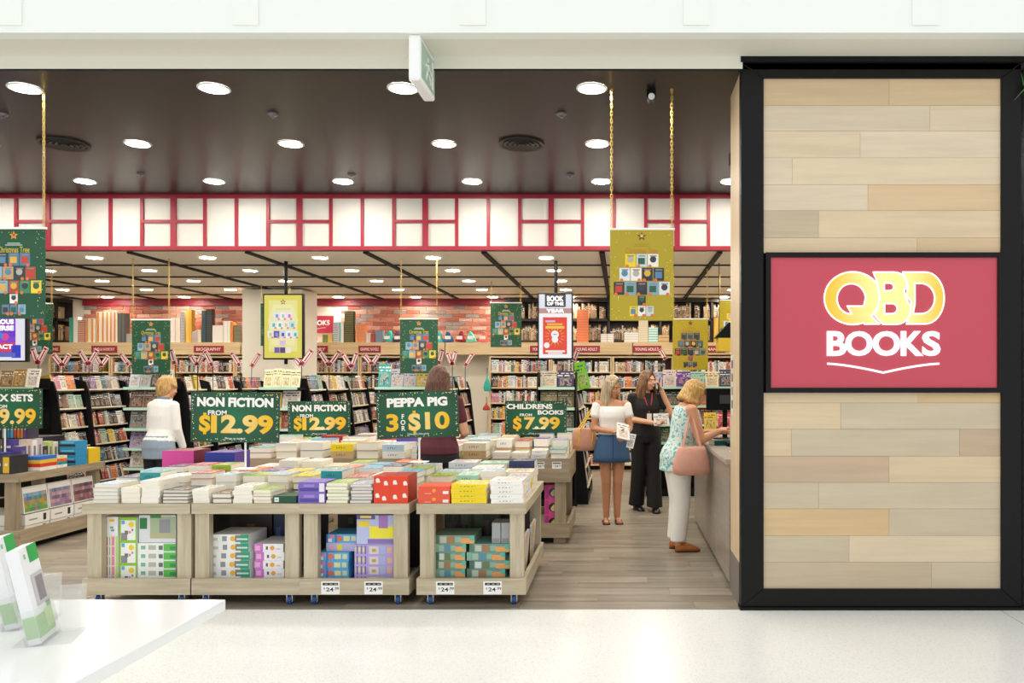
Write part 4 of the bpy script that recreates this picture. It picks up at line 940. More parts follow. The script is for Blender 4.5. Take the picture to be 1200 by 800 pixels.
# ================================================================== GONDOLAS (rows of sloped black bookcases with end displays)
M_green = mat('mint_edge', '#bfe3d0', .4); M_wshelf = mat('shelf_cream', '#e9dcc0', .5)
def gondola(gx_, d0, nb_, label, books, lean=.22, ew=.56, seed=1):
    """gx_: right face; books: rows of (name,label,colour) for the end display"""
    q = random.Random(seed)
    t = thing('gondola', label, 'bookcase', (gx_, d0, 0), 0, 'black gondola bookcases')
    bay = .9; L_ = nb_*bay; wd_ = ew; zt = 1.55
    lv = [1.5-.255*k for k in range(6)]
    box('plinth', -wd_, .14, .27, L_, 0, .1, M_black, t); box('plinth', -wd_, 0, .02, .27, 0, .1, M_black, t)
    box('spine_panel', -wd_/2-.02, -wd_/2+.02, .26, L_, .1, zt+.02, M_black, t)
    pro = .065 if gx_ < -5 else (.03 if gx_ < -2 else -.01)
    for k in range(nb_+1):
        y = k*bay+(.26 if k == 0 else 0); y = min(y, L_-.03); m = MB()
        pr = [(-wd_/2-.06, zt+.1), (-wd_/2+.1, zt+.1), (pro-.05, zt+.05), (pro, zt-.1), (pro+.15, .1), (-wd_-.14, .1), (-wd_+.08, zt)]
        n = len(pr); m.poly([(a, y, z) for a, z in pr]+[(a, y+.025, z) for a, z in pr], [tuple(range(n-1, -1, -1)), tuple(range(n, 2*n))]+[(i, (i+1) % n, n+(i+1) % n, n+i) for i in range(n)])
        m.build('end_panel', M_black, t)
    up = Vector((-lean, 0, 1)).normalized()
    for b_ in range(nb_):
        y0 = b_*bay+.03+(.26 if b_ == 0 else 0); y1 = (b_+1)*bay-.004
        for k, z in enumerate(lv):
            xo = .0+.028*k                      # lower shelves stand further out
            sh = MB().box(-.2, 0, 0, y1-y0, -.018, 0, M=Matrix.Translation((xo, y0, z)) @ Matrix.Rotation(.2, 4, 'Y').inverted()); sh.build('shelf', M_wshelf, t)
            hmx = .2
            ft = .75 if k == 0 else q.choice([.1, .2, .5])
            srow((gx_+xo-.015, d0+y0+.006, z+.002), (0, 1, 0), (1, 0, .2), up, y1-y0-.01, .16, hmx, .13, PAL, ft, .93, .016, .042, q)
    # end display
    for k, z in enumerate((1.52, 1.26, 1.0, .75, .5)):
        sh = thing_part('display_shelf', t, (0, 0, 0)); 
        bpy.data.objects.remove(sh)
        box('display_shelf', -wd_+.02, -.02, -.04, .25, z-.022, z, M_black, t); box('shelf_edge', -wd_+.02, -.02, -.05, -.04, z-.022, z+.012, M_green, t)
    box('display_back', -wd_+.01, -.01, -.0+.245, .258, .1, 1.64, M_black, t)
    for s in (0, 1):
        m = MB(); xx = -.018 if s else -wd_; pr = [(-.04, .1), (.25, .1), (.25, 1.72), (.05, 1.72), (.0, 1.66), (-.04, 1.5)]; n = len(pr)
        if s == 0 and False: continue
        m.poly([(xx, y, z) for y, z in pr]+[(xx+.018, y, z) for y, z in pr], [tuple(range(n)), tuple(range(2*n-1, n-1, -1))]+[((i+1) % n, i, n+i, n+(i+1) % n) for i in range(n)])
        if gx_ > -1: m.build('display_cheek', M_black, t)
    for k, rowb in enumerate(books):
        z = (1.52, 1.26, 1.0, .75, .5)[k]; n = len(rowb); cw = (wd_-.06)/max(n, 1)
        for i, (lb, c, *hh_) in enumerate(rowb):
            h = hh_[0] if hh_ else min(q.uniform(.2, .235) if k else q.uniform(.21, .25), .245)
            book(gx_-wd_+.03+cw*(i+.5), d0+.06, z+.004+h/2*.97, cw*.94, h, .025, None, lb, 'face-out books on the end displays', 'hardback', rot=(PI/2-.22, 0, 0), col=c).location.y = d0+.10
    return t
def E(nm_, k, *cs): return [('%s face-out book on %s shelf of %s' % (a, ORD[k], nm_), *c) for a, *c in cs]
gondola(-7.42, 10.3, 3, 'black sloped gondola bookcase behind the boxed set table, far left', [E('far left gondola end', 0, ('first brown', '#8a6a3a'), ('second brown', '#a07838'), ('white', '#efe9e0')), E('far left gondola end', 1, ('black', '#222'.replace('#222', '#222226')), ('cream', '#e6dcc8'), ('grey', '#9a9a9c'))], seed=1)
gondola(-5.72, 10.3, 3, 'black sloped gondola bookcase behind the woman in white', [E('gondola behind white jumper', 0, ('left pale grey', '#d3d6dc'), ('grey portrait', '#c3c8d0'), ('charcoal', '#4a5058'), ('right cream', '#efe6c8')), E('gondola behind white jumper', 1, ('left brown', '#7a5a52'), ('middle brown', '#8a6258'), ('white and green', '#e8e8e0')), E('gondola behind white jumper', 2, ('grey', '#8b9294'), ('white', '#e4e0dc')), E('gondola behind white jumper', 3, ('lilac', '#b8a8d8'), ('teal', '#58b0b0')), E('gondola behind white jumper', 4, ('white', '#e8e4dc'), ('yellow', '#d8c060'))], ew=.6, seed=2)
gondola(-4.04, 10.2, 3, 'black sloped gondola bookcase below the yellow hanging screen', [E('gondola below yellow screen', 0, ('first white and yellow', '#ece4b0'), ('second white and yellow', '#ece4b1'), ('third white and yellow', '#ece4b2'), ('fourth white and yellow', '#ece4b3')), E('gondola below yellow screen', 1, ('yellow', '#e8b838'), ('pale', '#e4dcd4')), E('gondola below yellow screen', 2, ('bright yellow', '#ecc828'), ('red', '#b04030'))], ew=.52, seed=3)
gondola(-2.48, 10.5, 3, 'black sloped gondola bookcase behind the woman in maroon', [E('gondola behind maroon shirt', 0, ('teal', '#2fa3a3', .31), ('left grey', '#b6b4bc'), ('second grey', '#a9a8b4'), ('mottled yellow', '#b8a84a')), E('gondola behind maroon shirt', 1, ('dark', '#33302e'), ('tan', '#b09a78'))], ew=.72, seed=4)
gondola(-.57, 10.3, 2, 'black gondola with picture books behind the childrens books sign', [E('gondola with picture books', 0, ('dinosaur landscape', '#d8cdb0'), ('dark purple dragon', '#3a2f5a')), E('gondola with picture books', 1, ('brown landscape', '#a89858'), ('olive', '#7a7038')), E('gondola with picture books', 2, ('dark green', '#2e4a3a'), ('grey green', '#5a6a52')), E('gondola with picture books', 3, ('dark brown', '#3a302a'), ('cream', '#cfc4a4'))], ew=.5, seed=5)
gondola(1.6, 11.3, 2, 'black gondola of activity books behind the service counter', [E('gondola by the counter', 0, ('left patterned', '#b9b4c8'), ('red and white patterned', '#d8c8cc'), ('purple and lime', '#6a3a9a'), ('pale mint', '#a8d8c8'), ('cream statue', '#efe0b8'), ('navy', '#2a3a66')), E('gondola by the counter', 1, ('olive', '#4a4a2a'), ('green', '#2f4a34'), ('pink', '#d84a6a'), ('orange', '#e88a3a'), ('yellow lettered', '#e8c23a')), E('gondola by the counter', 2, ('dark blue', '#223050'), ('violet', '#6a4a8a'), ('red', '#a83a34'), ('white', '#dfdcd4')), E('gondola by the counter', 3, ('green', '#4a7a4a'), ('plum', '#5a2a4a'), ('tan', '#b09a70'))], ew=1.25, seed=6)
# loose display books standing above the gondolas
def standbook(a, b_, yt, yb, d, col, lab, tilt=0.0):
    w_, h = (b_-a)*d/F, (yb-yt)*d/F
    o = book(X((a+b_)/2, d), d, Z((yt+yb)/2, d), w_, h, .03, None, lab, 'single display books on the gondola tops', 'hardback', col=col)
    o.rotation_euler = Euler((PI/2-.12, tilt, 0)); return o
standbook(675, 689, 424, 456, 11.0, '#7ed321', 'bright lime green display book tilted beside dark cheek panel', -.25)
# V shaped category markers on the gondola tops
M_mw = mat('marker_white', '#efe0de', .5); M_mr = mat('marker_red', '#9c1a30', .5)
def marker(apx, apy, d, arms, lab):
    o = P(apx, apy, d); t = thing('category_marker', lab, 'sign', (o.x, d, o.z), 0, 'red and white category markers on the gondolas')
    base = {True: 1.66}.get(True)
    MB().cyl((0, .012, -(o.z-1.45)), (0, .012, 0), .005, n=6).build('rod', M_black, t)
    for ax, ay in arms:
        e = P(ax, ay, d)-o; L_ = math.hypot(e.x, e.z); ang = math.atan2(e.z, e.x)
        m = MB(); Mx = Matrix.Rotation(-ang, 4, 'Y')
        m.box(0, L_, -.006, .006, -.033, .033, 0, M=Mx); m.box(.006, L_*.24, -.008, -.006, -.02, .02, 1, M=Mx); m.box(L_*.86, L_-.006, -.008, -.006, -.02, .02, 1, M=Mx); m.box(L_*.28, L_*.82, -.0075, -.006, -.011, .004, 1, M=Mx)
        m.box(0, L_, -.0072, -.006, .027, .033, 1, M=Mx); m.box(0, L_, -.0072, -.006, -.033, -.027, 1, M=Mx)
        m.build('arm', [M_mw, M_mr], t)
VM = [(44, 427, 10.4, [(38, 408), (54.5, 407)]), (73, 429, 10.9, [(62, 415), (81, 415)]), (103.5, 428, 11.4, [(93, 411), (114, 410)]), (118.5, 429, 11.75, [(112, 418), (127, 417)]), (151, 428, 12.4, [(141, 414)]),
      (205, 427, 10.45, [(200, 409)]), (231, 428, 10.9, [(223, 416), (237, 416)]), (249, 429, 11.3, [(240, 411)]), (281.5, 429, 12.1, [(271, 413)]), (294.5, 430, 12.6, [(304.5, 414)]),
      (353, 428, 10.3, [(346, 420), (366, 410)]), (385.5, 429, 11.2, [(374, 411), (398, 411)]), (412, 431, 12.0, [(401, 414), (418, 413)]), (435.5, 427, 12.5, [(426, 415), (444, 415)]),
      (514, 427, 10.8, [(519, 409)]), (530, 428, 11.6, [(524, 413), (534, 411)]), (545, 429, 12.3, [(554, 414)]), (672, 423, 10.6, [(677, 410)]), (780, 421, 11.5, [(773, 409)])]
for i, (a, b_, d, arms) in enumerate(VM):
    marker(a, b_, d, arms, 'red and white %s category marker, %s from the left above gondolas' % ('V shaped' if len(arms) == 2 else 'slanted', ['first','second','third','fourth','fifth','sixth','seventh','eighth','ninth','tenth','eleventh','twelfth','thirteenth','fourteenth','fifteenth','sixteenth','seventeenth','eighteenth','nineteenth'][i]))
tag(SB.build('shelf_books', [M_scover, M_paper]), 'hundreds of small books filling the gondolas and back wall bookcases', 'books', None, 'stuff')
# ================================================================== HANGING BANNERS
def chain(parent, x, z0, z1):
    m = MB(); n = max(2, int((z1-z0)/.028)); h = (z1-z0)/n
    for k in range(n):
        z = z0+k*h; a = (k % 2)*PI/2; dx, dy = .007*math.cos(a), .007*math.sin(a)
        m.cyl((x-dx, -dy, z-.004), (x-dx, -dy, z+h+.004), .0028, n=5); m.cyl((x+dx, dy, z-.004), (x+dx, dy, z+h+.004), .0028, n=5)
    m.cyl((x, 0, z1-.012), (x, 0, z1), .012, n=8); m.cyl((x-.008, 0, z0), (x+.008, 0, z0), .004, n=6)
    return m.build('chain', M_gold, parent)
BW_, BH_ = .475, .68
def banner_print(kind):
    q = random.Random(3 if kind == 'g' else 5); m = MB(); y = -.004; W, H_ = BW_, BH_
    m.star(0, H_*.425, .035, y, '#d8a528' if kind == 'g' else '#5a2430')
    m.star(0, H_*.43, .018, y-.0004, '#efd05a' if kind == 'y' else '#c2403a')
    m.quadz(-.05, .05, H_*.335, H_*.342, y, '#dfe8dc' if kind == 'g' else '#a08a1e'); m.quadz(-.065, .065, H_*.315, H_*.322, y, '#dfe8dc' if kind == 'g' else '#a08a1e')
    cols = ['#e9e4da','#d24a32','#3a8a58','#2d3a48','#8fb8c8','#e8e0c8','#cfd8dc','#efd23a','#c9a070','#5a7a9a','#f0f0ec','#a8503c']
    if kind == 'y': cols = ['#efeeea','#f2f0e8','#2a3038','#7aa8c8','#efd21a','#3a7a5a','#e0e6ea','#c8d8e0']
    if kind == 'd': cols = ['#3a4048','#2c3038','#55606a','#6a6470','#4a5a5a','#7a7a80']
    cov = []
    def cover(x, z, hw, hh):
        k = MB(); c = q.choice(cols); c2 = q.choice(['#c8402a','#2f5f3a','#3a3a44','#e0b040','#5a88a8','#b8b0a0'])
        k.box(-hw, hw, -.0012, 0, -hh, hh, 0, c)
        if q.random() < .5: k.disc(0, .008, hw*.62, -.0016, c2)
        else: k.quadz(-hw*.7, hw*.6, -hh*.6, hh*.4, -.0016, c2)
        k.quadz(-hw*.6, hw*.7, hh*.6, hh*.8, -.0018, '#8a8a88'); k.disc(hw*q.choice([-.6, .6]), -hh*.9, .013, -.002, '#e0743a')
        cov.append((k.mesh('printed_cover', M_attr), (x, -.003, z)))
    for n, zc in ((3, .109), (4, .005), (5, -.1)):
        for k in range(n): cover((k-(n-1)/2)*.085, zc, .0395, .048)
    cover(0, -.19, .03, .035)
    for k in (-1, 0, 1): cover(k*.062, -.27, .028, .037)
    for i in range(70):
        u = q.choice([-1, 1])*W*q.uniform(.36, .485) if q.random() < .75 else q.uniform(-.23, .23); v = q.uniform(-.48, .48)*H_ if abs(u) > W*.35 else q.choice([-.47, .46])*H_
        m.disc(u, v, q.uniform(.002, .0042), y, '#cfd8a0' if kind == 'g' else '#e8dc80', 6)
    return m.mesh('print', M_attr), cov
BPM = {k: banner_print(k) for k in 'gyd'}
M_bg = mat('banner_green', '#155033', .55); M_by = mat('banner_yellow', '#b39f1c', .45, noise=.08, nscale=4)
SCR = {}
def script_text(kind, parent):
    if kind not in SCR: 
        o = text('banner_lettering', 'Christmas Tree', .24, .045, mat('script_gold' if kind == 'g' else 'script_orange', '#d8c24a' if kind == 'g' else '#c07a2a', .5), parent, (0, -.004, BH_*.268), .005, .0004); SCR[kind] = o.data
    else: mobj('banner_lettering', SCR[kind], parent, (0, -.004, BH_*.268))
def banner(cx, ytop, d, kind, ceil, label, w_=BW_):
    x = X(cx, d); zt = Z(ytop, d); t = thing('hanging_banner', label, 'banner', (x, d, zt-BH_/2), 0, 'Christmas banners hanging from the ceiling')
    box('panel', -BW_/2, BW_/2, -.003, .003, -BH_/2, BH_/2, M_bg if kind == 'g' else M_by, t)
    MB().cyl((-BW_/2-.01, 0, BH_/2+.004), (BW_/2+.01, 0, BH_/2+.004), .009, n=10).build('hanging_rail', M_white, t)
    mobj('print', BPM[kind][0], t)['kind'] = 'stuff'
    for me_, lc in BPM[kind][1]: mobj('printed_cover', me_, t, lc)
    script_text('g' if kind == 'g' else 'y', t)
    for s in (-1, 1): chain(t, s*(BW_/2-.012), BH_/2+.012, ceil-(zt-BH_/2))
banner(16.5, 268, 6.14, 'g', HC, 'large green Christmas banner at the left edge nearest the camera')
banner(752, 269, 6.07, 'y', HC, 'large yellow Christmas banner with a pyramid of book covers near the pillar')
banner(41, 356, 11.0, 'g', LC, 'green Christmas banner half hidden behind the left screen')
banner(177, 375, 10.15, 'g', LC, 'green Christmas banner above the woman in white')
banner(491, 374, 10.2, 'g', LC, 'green Christmas banner above the brown haired woman')
banner(593, 355, 12.5, 'g', LC, 'green Christmas banner left of the poster screen, at the back')
banner(323, 355, 12.9, 'g', LC, 'green Christmas banner mostly hidden behind the yellow screen')
banner(809, 374, 10.9, 'd', LC, 'yellow banner with dark book covers behind the service counter')
banner(862, 352, 11.4, 'y', LC, 'yellow banner partly hidden by the pillar cheek')

# ================================================================== HANGING SCREENS
def screen(x0, x1, y0, y1, d, prints, label, yaw=0.0, pole=True):
    a, b_, c, e = X(x0, d), X(x1, d), Z(y1, d), Z(y0, d); w_, h = b_-a, e-c
    t = thing('hanging_screen', label, 'screen', ((a+b_)/2, d, (c+e)/2), yaw, 'portrait screens hung from the ceiling')
    bevel(box('casing', -w_/2, w_/2, 0, .06, -h/2, h/2, M_black, t), .006, 2)
    m = MB(); bz = .018; iw, ih = w_-2*bz, h-2*bz
    m.quadz(-iw/2, iw/2, -ih/2, ih/2, -.001, prints[0])
    for k, q in enumerate(prints[1:]):
        y = -.0016-.0003*k
        if q[0] == 'o': m.disc(-iw/2+q[1]*iw, -ih/2+q[2]*ih, q[3]*iw, y, q[4], 18)
        elif q[0] == 's': m.star(-iw/2+q[1]*iw, -ih/2+q[2]*ih, q[3]*iw, y, q[4])
        elif q[0] == 'f': m.face([(-iw/2+u*iw, y, -ih/2+v*ih) for u, v in q[2]], 0, q[1])
        else: m.quadz(-iw/2+q[0]*iw, -iw/2+q[2]*iw, -ih/2+q[1]*ih, -ih/2+q[3]*ih, y, q[4])
    m.build('display', M_screen, t)
    MB().cyl((0, .09, -h/2-.06), (0, .09, LC-(c+e)/2), .022, n=12).build('pole', M_black, t)
    box('bracket', -.08, .08, .06, .11, -.1, .1, M_black, t)
    return t, iw, ih
pr = ['#dccf4a', (.12,.1,.88,.92,'#e6df8a'), ('f', '#eae6a4', [(.2,.2),(.8,.2),(.9,.6),(.75,.85),(.25,.85),(.1,.6)]), ('s', .5, .89, .085, '#8a3a4a'), ('s', .5, .89, .045, '#f0d060'), (.3,.77,.7,.785,'#dcd6a8')]
qs = random.Random(4)
for n, zc in ((3, .67), (4, .525), (5, .375)):
    for k in range(n):
        u = .5+(k-(n-1)/2)*.165; pr.append((u-.075, zc-.055, u+.075, zc+.055, qs.choice(['#f2f0f0','#dfe6ee','#c8d4ee','#e8e4f2','#4a4a9a','#e9e6d2']))); pr.append((u-.03, zc-.03, u+.04, zc+.025, qs.choice(['#3fb59a','#4a3a8a','#8a8ad0','#d86aa8','#d8c84a','#b8b8d8']))); pr.append(('o', u+.05, zc-.05, .03, '#e07a9a'))
pr += [(.42,.2,.58,.28,'#d8b8e0'), (.28,.08,.42,.17,'#6a4aa8'), (.43,.08,.57,.17,'#3a2a78'), (.58,.08,.72,.17,'#efe2d0')]
screen(308, 355.5, 344, 421, 10.3, pr, 'portrait screen with yellow Christmas tree of book covers')
pr = ['#f2f2f4', (0,.74,1,1,'#dfe4ee'), (.18,.8,.82,1,'#16181c'), (.0,.7,1,.78,'#b98a80'), (.12,.06,.86,.64,'#e2321e')]
cx, cz = .49, .34
for k in range(16):
    a = 2*PI*k/16; r0, r1 = .2, .34; pr.append(('f', '#f0a428', [(cx+r0*math.cos(a-.08), cz+r0*.5*math.sin(a-.08)), (cx+r1*math.cos(a), cz+r1*.5*math.sin(a)), (cx+r0*math.cos(a+.08), cz+r0*.5*math.sin(a+.08))]))
pr += [('o', cx, cz+.03, .12, '#f4f0ee'), ('o', cx, cz-.05, .1, '#f4f0ee'), ('o', .24, .2, .09, '#f4efe8'), (.44,.365,.54,.375,'#333333'), (.2,.09,.8,.12,'#f2ece4'), (.28,.065,.72,.085,'#f2ece4'), (.2,.56,.5,.59,'#c8b4d8'), (.2,.46,.78,.5,'#f0c23a'), (.25,.51,.72,.545,'#f0a838')]
t, iw, ih = screen(630, 671.5, 343, 421, 10.25, pr, 'portrait screen showing a red poster with white figure')
M_lit = mat('lit_white', '#ffffff', .4, emit='#ffffff', es=1.0)
text('screen_lettering', 'BOOK', iw*.5, ih*.08, M_lit, t, (0, -.012, ih*.43), .02, .0005); text('screen_lettering', 'OF THE', iw*.5, ih*.05, M_lit, t, (0, -.012, ih*.35), .02, .0005); text('screen_lettering', 'YEAR', iw*.55, ih*.055, M_lit, t, (0, -.012, ih*.24), .03, .0005)
pr = ['#e9e6f2', (0,.1,.86,1,'#8a3fd0'), (0,.55,.86,.72,'#6a35c8'), (0,.2,.86,.42,'#d83a5a'), ('o', .7, .55, .06, '#d84a9a'), ('o', .62, .58, .05, '#3a8ae0'), (.8,.06,.94,.36,'#2a3ac8'), (0,.08,.86,.18,'#5a6ab8')]
t, iw, ih = screen(-50, 31, 370, 424, 9.6, pr, 'wide screen with purple and red advert at the left edge')
text('screen_lettering', 'MARVELLOUS', iw*.62, ih*.11, M_lit, t, (iw*.03, -.012, ih*.40), .03, .0005); text('screen_lettering', 'UNIVERSE', iw*.52, ih*.11, M_lit, t, (iw*.08, -.012, ih*.25), .03, .0005); text('screen_lettering', 'ARTIFACT', iw*.52, ih*.1, M_lit, t, (iw*.06, -.012, -ih*.18), .02, .0005)

# ================================================================== GREEN PRICE SIGNS ON POLES
def signgreen():
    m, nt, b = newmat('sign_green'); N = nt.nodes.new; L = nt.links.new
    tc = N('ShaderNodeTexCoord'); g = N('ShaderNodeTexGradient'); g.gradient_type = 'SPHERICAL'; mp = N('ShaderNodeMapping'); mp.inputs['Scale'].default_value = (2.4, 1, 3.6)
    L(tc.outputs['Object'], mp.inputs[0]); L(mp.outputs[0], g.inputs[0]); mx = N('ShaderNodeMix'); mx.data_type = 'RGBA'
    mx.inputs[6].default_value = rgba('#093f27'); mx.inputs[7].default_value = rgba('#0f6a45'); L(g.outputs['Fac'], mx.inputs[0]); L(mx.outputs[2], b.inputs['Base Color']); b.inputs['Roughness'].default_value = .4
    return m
M_sgn = signgreen(); M_ink = mat('sign_print_white', '#f6f4f0', .5); GS = .68
gold, pale = rgb('#f2bd10'), rgb('#f8dc90')
def conf(seed, w_, h):
    q = random.Random(seed); m = MB()
    for i in range(95):
        e = q.random(); u = q.uniform(-.48, .48); v = q.choice([-1, 1])*q.uniform(.42, .475)
        if e < .4: u = q.choice([-1, 1])*q.uniform(.465, .485); v = q.uniform(-.45, .45)
        m.disc(u*w_, v*h, q.uniform(.0025, .005), -.0075, q.choice(['#d8e0b8', '#e8e8dc', '#c2cf8a', '#e0d890']), 6)
    return m.mesh('confetti', M_attr)
CONF = conf(8, .68, .385)
def psign(x0, x1, y0, y1, d, lines, label, pole_px, zfoot, roll=0.0, ft=None):
    w_, h = .68, .385
    cx, cz = X((x0+x1)/2, d), Z((y0+y1)/2, d); t = thing('price_sign', label, 'sign', (cx, d, zfoot), 0, 'green sale signs on poles'); t_z = cz-zfoot
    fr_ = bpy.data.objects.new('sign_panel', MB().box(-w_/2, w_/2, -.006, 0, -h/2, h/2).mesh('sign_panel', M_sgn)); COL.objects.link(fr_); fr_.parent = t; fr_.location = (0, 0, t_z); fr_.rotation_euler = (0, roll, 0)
    mobj('confetti', CONF, fr_)['kind'] = 'stuff'
    for (s, cxx, czz, ww, hh, bold, kind) in lines:
        if s == '$':
            cf_ = lambda a, b_, o=cxx: mix3(pale, gold, min(1, abs(a+o*w_-.02)/.2))
            text('price_lettering', 'S', ww*w_, hh*h*.8, M_attr, fr_, (cxx*w_, -.007, czz*h), bold+.02, .0012, colf=cf_)
            for sg_ in (-1, 1): zc_ = czz*h+sg_*hh*h*.44; box('price_lettering', cxx*w_-.012, cxx*w_+.012, -.0082, -.007, zc_-hh*h*.07, zc_+hh*h*.07, mat('gold_print', '#f2bd10', .5), fr_)
        elif kind == 'g':
            text('price_lettering', s, ww*w_, hh*h, M_attr, fr_, (cxx*w_, -.007, czz*h), bold, .0012, colf=lambda a, b_, o=cxx: mix3(pale, gold, min(1, abs(a+o*w_-.02)/.2)))
        else: text('sign_lettering', s, ww*w_, hh*h, M_ink, fr_, (cxx*w_, -.007, czz*h), bold, .0012)
    pp = X(pole_px, d)-cx
    MB().cyl((pp, .01, 0), (pp, .01, t_z-h/2+.12), .008, n=10).build('pole', M_white, t); MB().box(pp-.07, pp+.07, .01-(ft or .06), .01+(ft or .06), 0, .006).build('foot_plate', M_white, t)
NF = [('NON FICTION', .0, .30, .86, .19, .055, 'w'), ('FROM', -.2, .085, .21, .1, .03, 'w'), ('$', -.34, -.13, .13, .42, .03, 'g'), ('12.99', .08, -.14, .70, .38, .05, 'g'), ('*Prices as marked', .0, -.42, .23, .045, .01, 'w')]
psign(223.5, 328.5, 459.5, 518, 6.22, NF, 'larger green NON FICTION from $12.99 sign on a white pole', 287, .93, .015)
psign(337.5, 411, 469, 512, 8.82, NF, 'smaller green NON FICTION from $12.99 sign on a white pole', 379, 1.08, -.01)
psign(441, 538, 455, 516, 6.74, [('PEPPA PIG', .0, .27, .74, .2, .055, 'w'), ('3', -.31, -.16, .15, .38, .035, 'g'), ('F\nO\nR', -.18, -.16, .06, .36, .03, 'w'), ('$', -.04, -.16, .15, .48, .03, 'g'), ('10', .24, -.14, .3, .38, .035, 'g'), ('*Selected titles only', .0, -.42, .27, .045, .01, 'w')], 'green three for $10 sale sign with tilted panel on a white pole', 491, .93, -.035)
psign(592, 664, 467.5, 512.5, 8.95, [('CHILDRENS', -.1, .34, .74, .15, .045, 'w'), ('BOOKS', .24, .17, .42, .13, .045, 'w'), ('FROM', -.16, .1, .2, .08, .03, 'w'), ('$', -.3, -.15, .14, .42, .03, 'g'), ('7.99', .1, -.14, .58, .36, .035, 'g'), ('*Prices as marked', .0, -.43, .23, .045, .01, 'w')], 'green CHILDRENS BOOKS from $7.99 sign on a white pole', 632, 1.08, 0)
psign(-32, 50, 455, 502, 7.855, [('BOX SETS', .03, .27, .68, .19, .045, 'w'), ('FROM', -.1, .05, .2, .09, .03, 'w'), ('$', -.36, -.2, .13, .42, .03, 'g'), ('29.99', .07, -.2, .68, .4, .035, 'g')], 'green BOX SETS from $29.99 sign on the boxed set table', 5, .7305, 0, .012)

# ================================================================== SERVICE COUNTER
CX, C0, C1 = .835, 6.26, 9.25
ct = thing('service_counter', 'long grey brown laminate service counter beside the entrance pillar', 'counter', (CX, C0, 0))
M_lam = woodmat('counter_laminate', '#8f857a', '#a49a8e', 1, rough=.3, vary=.02); M_lam2 = mat('counter_top', '#a59b90', .35)
for k in range(3): box('front_panel', 0, .03, k*1.0, k*1.0+.992, .05, .96, M_lam, ct)
box('carcass', .03, .62, .01, C1-C0-.02, .05, .96, mat('counter_inner', '#5a534c', .6), ct); box('toe_kick', .03, .6, .01, C1-C0-.03, 0, .05, M_black, ct)
bevel(box('counter_top', -.03, .68, 0, C1-C0, .96, 1.0, M_lam2, ct), .004)
# monitor, terminal, card reader, flyers on the counter
d = 8.5; mo = thing('computer_monitor', 'black computer monitor on a stand at the counter', 'monitor', (1.09, d, 1.0))
bevel(box('screen_housing', -.2, .2, -.02, .02, .3, .53, M_black, mo), .008); box('vesa_plate', -.06, .06, -.03, -.02, .37, .46, mat('grey_plastic', '#3a3c40', .5), mo)
box('stand_post', -.025, .025, .02, .04, .01, .5, M_black, mo); MB().cyl((0, .02, 0), (0, .02, .012), .13, n=20).build('stand_base', M_black, mo)
cr = thing('receipt_printer', 'black receipt printer below the monitor on the counter', 'printer', (1.18, 8.05, 1.0)); bevel(box('printer_body', -.09, .09, -.1, .1, 0, .14, M_black, cr), .012); box('paper_slot', -.06, .06, -.06, -.05, .14, .146, M_paper, cr)
ef = thing('card_reader', 'small black card reader on the counter by the customer', 'card reader', (1.02, 7.55, 1.0)); o = MB().box(-.04, .04, -.08, .08, 0, .035).build('reader_body', M_black, ef); MB().box(-.03, .03, .0, .06, .0352, .037).build('reader_screen', mat('reader_screen', '#6a7a80', .2), ef)
for i, (yy, c, c2) in enumerate(((6.9, '#dfe6ee', '#3a6aa8'), (6.55, '#f0eee8', '#4a9a6a'))):
    bs = thing('flyer_stand', ['white flyer stand on the counter, blue printed', 'white flyer stand nearest the pillar on the counter'][i], 'flyer stand', (1.0+.03*i, yy, 1.0)); m = MB().box(-.07, .07, -.003, .003, 0, .3, 0, c, Matrix.Rotation(-.15, 4, 'X')); m.build('flyer', M_attr, bs)
    MB().box(-.07, .07, -.04, .06, 0, .006).build('base', M_white, bs)
sh = thing('counter_shelf', 'black display rack with books behind the counter', 'rack', (1.0, 9.3, 0)); box('rack_frame', -.05, .9, 0, .3, 0, 1.0, M_black, sh); box('rack_top', -.05, .9, -.02, .3, 1.0, 1.03, M_black, sh)
for i, (c, nm_) in enumerate((('#e8c23a', 'yellow'), ('#d8404a', 'red'), ('#f0ece6', 'white'), ('#e88a3a', 'orange'), ('#4a8ab0', 'blue'))):
    book(1.03+.16*i, 9.4, 1.14, .14, .2, .02, None, '%s small book upright on the rack behind the counter' % nm_, 'books on the counter rack', 'paperback', rot=(PI/2-.15, 0, 0), col=c)
pl = thing('pamphlet', 'pink pamphlet lying on the service counter', 'pamphlet', (1.04, 7.85, 1.0)); MB().box(-.1, .1, -.07, .07, .0, .006, 0, '#e86a8a').build('sheets', M_attr, pl, rot=(0, 0, .3))
# black shoe-like display piece on the yellow stand high up at right
d = 10.4; tp = thing('paper_dispenser', 'black printer sitting on a yellow hanging shelf at the right', 'printer', (X(852, d), d, Z(396, d)))
box('yellow_shelf', -.12, .2, -.05, .2, -.17, -.0, mat('shelf_yellow', '#c8a82a', .5), tp); o = MB(); o.loft([[Vector((x, -.04, z)) for x, z in ((-.16, 0), (.2, 0), (.2, .16), (.02, .2))], [Vector((x, .15, z)) for x, z in ((-.16, 0), (.2, 0), (.2, .16), (.02, .2))]]); o.build('body', M_black, tp)
for s in (-.09, .17): MB().cyl((s, .1, 0), (s, .1, LC-Z(396, d)), .006, n=6).build('hanger_rod', M_black, tp)
# sign plate on the cheek
d = 6.1; sp = thing('wall_notice', 'narrow white notice strip on the timber cheek', 'notice', (px0-.003, d, 1.6)); m = MB().box(-.003, .003, -.05, .05, -.25, .2, 0, '#d8d4c8'); m.build('plate', M_attr, sp)
for k in range(4): MB().box(-.0045, -.003, -.035, .035, .1-.1*k, .16-.1*k, 0, ['#3a3a40', '#6a5a48', '#8a8a88', '#4a6a7a'][k]).build('pictogram', M_attr, sp)

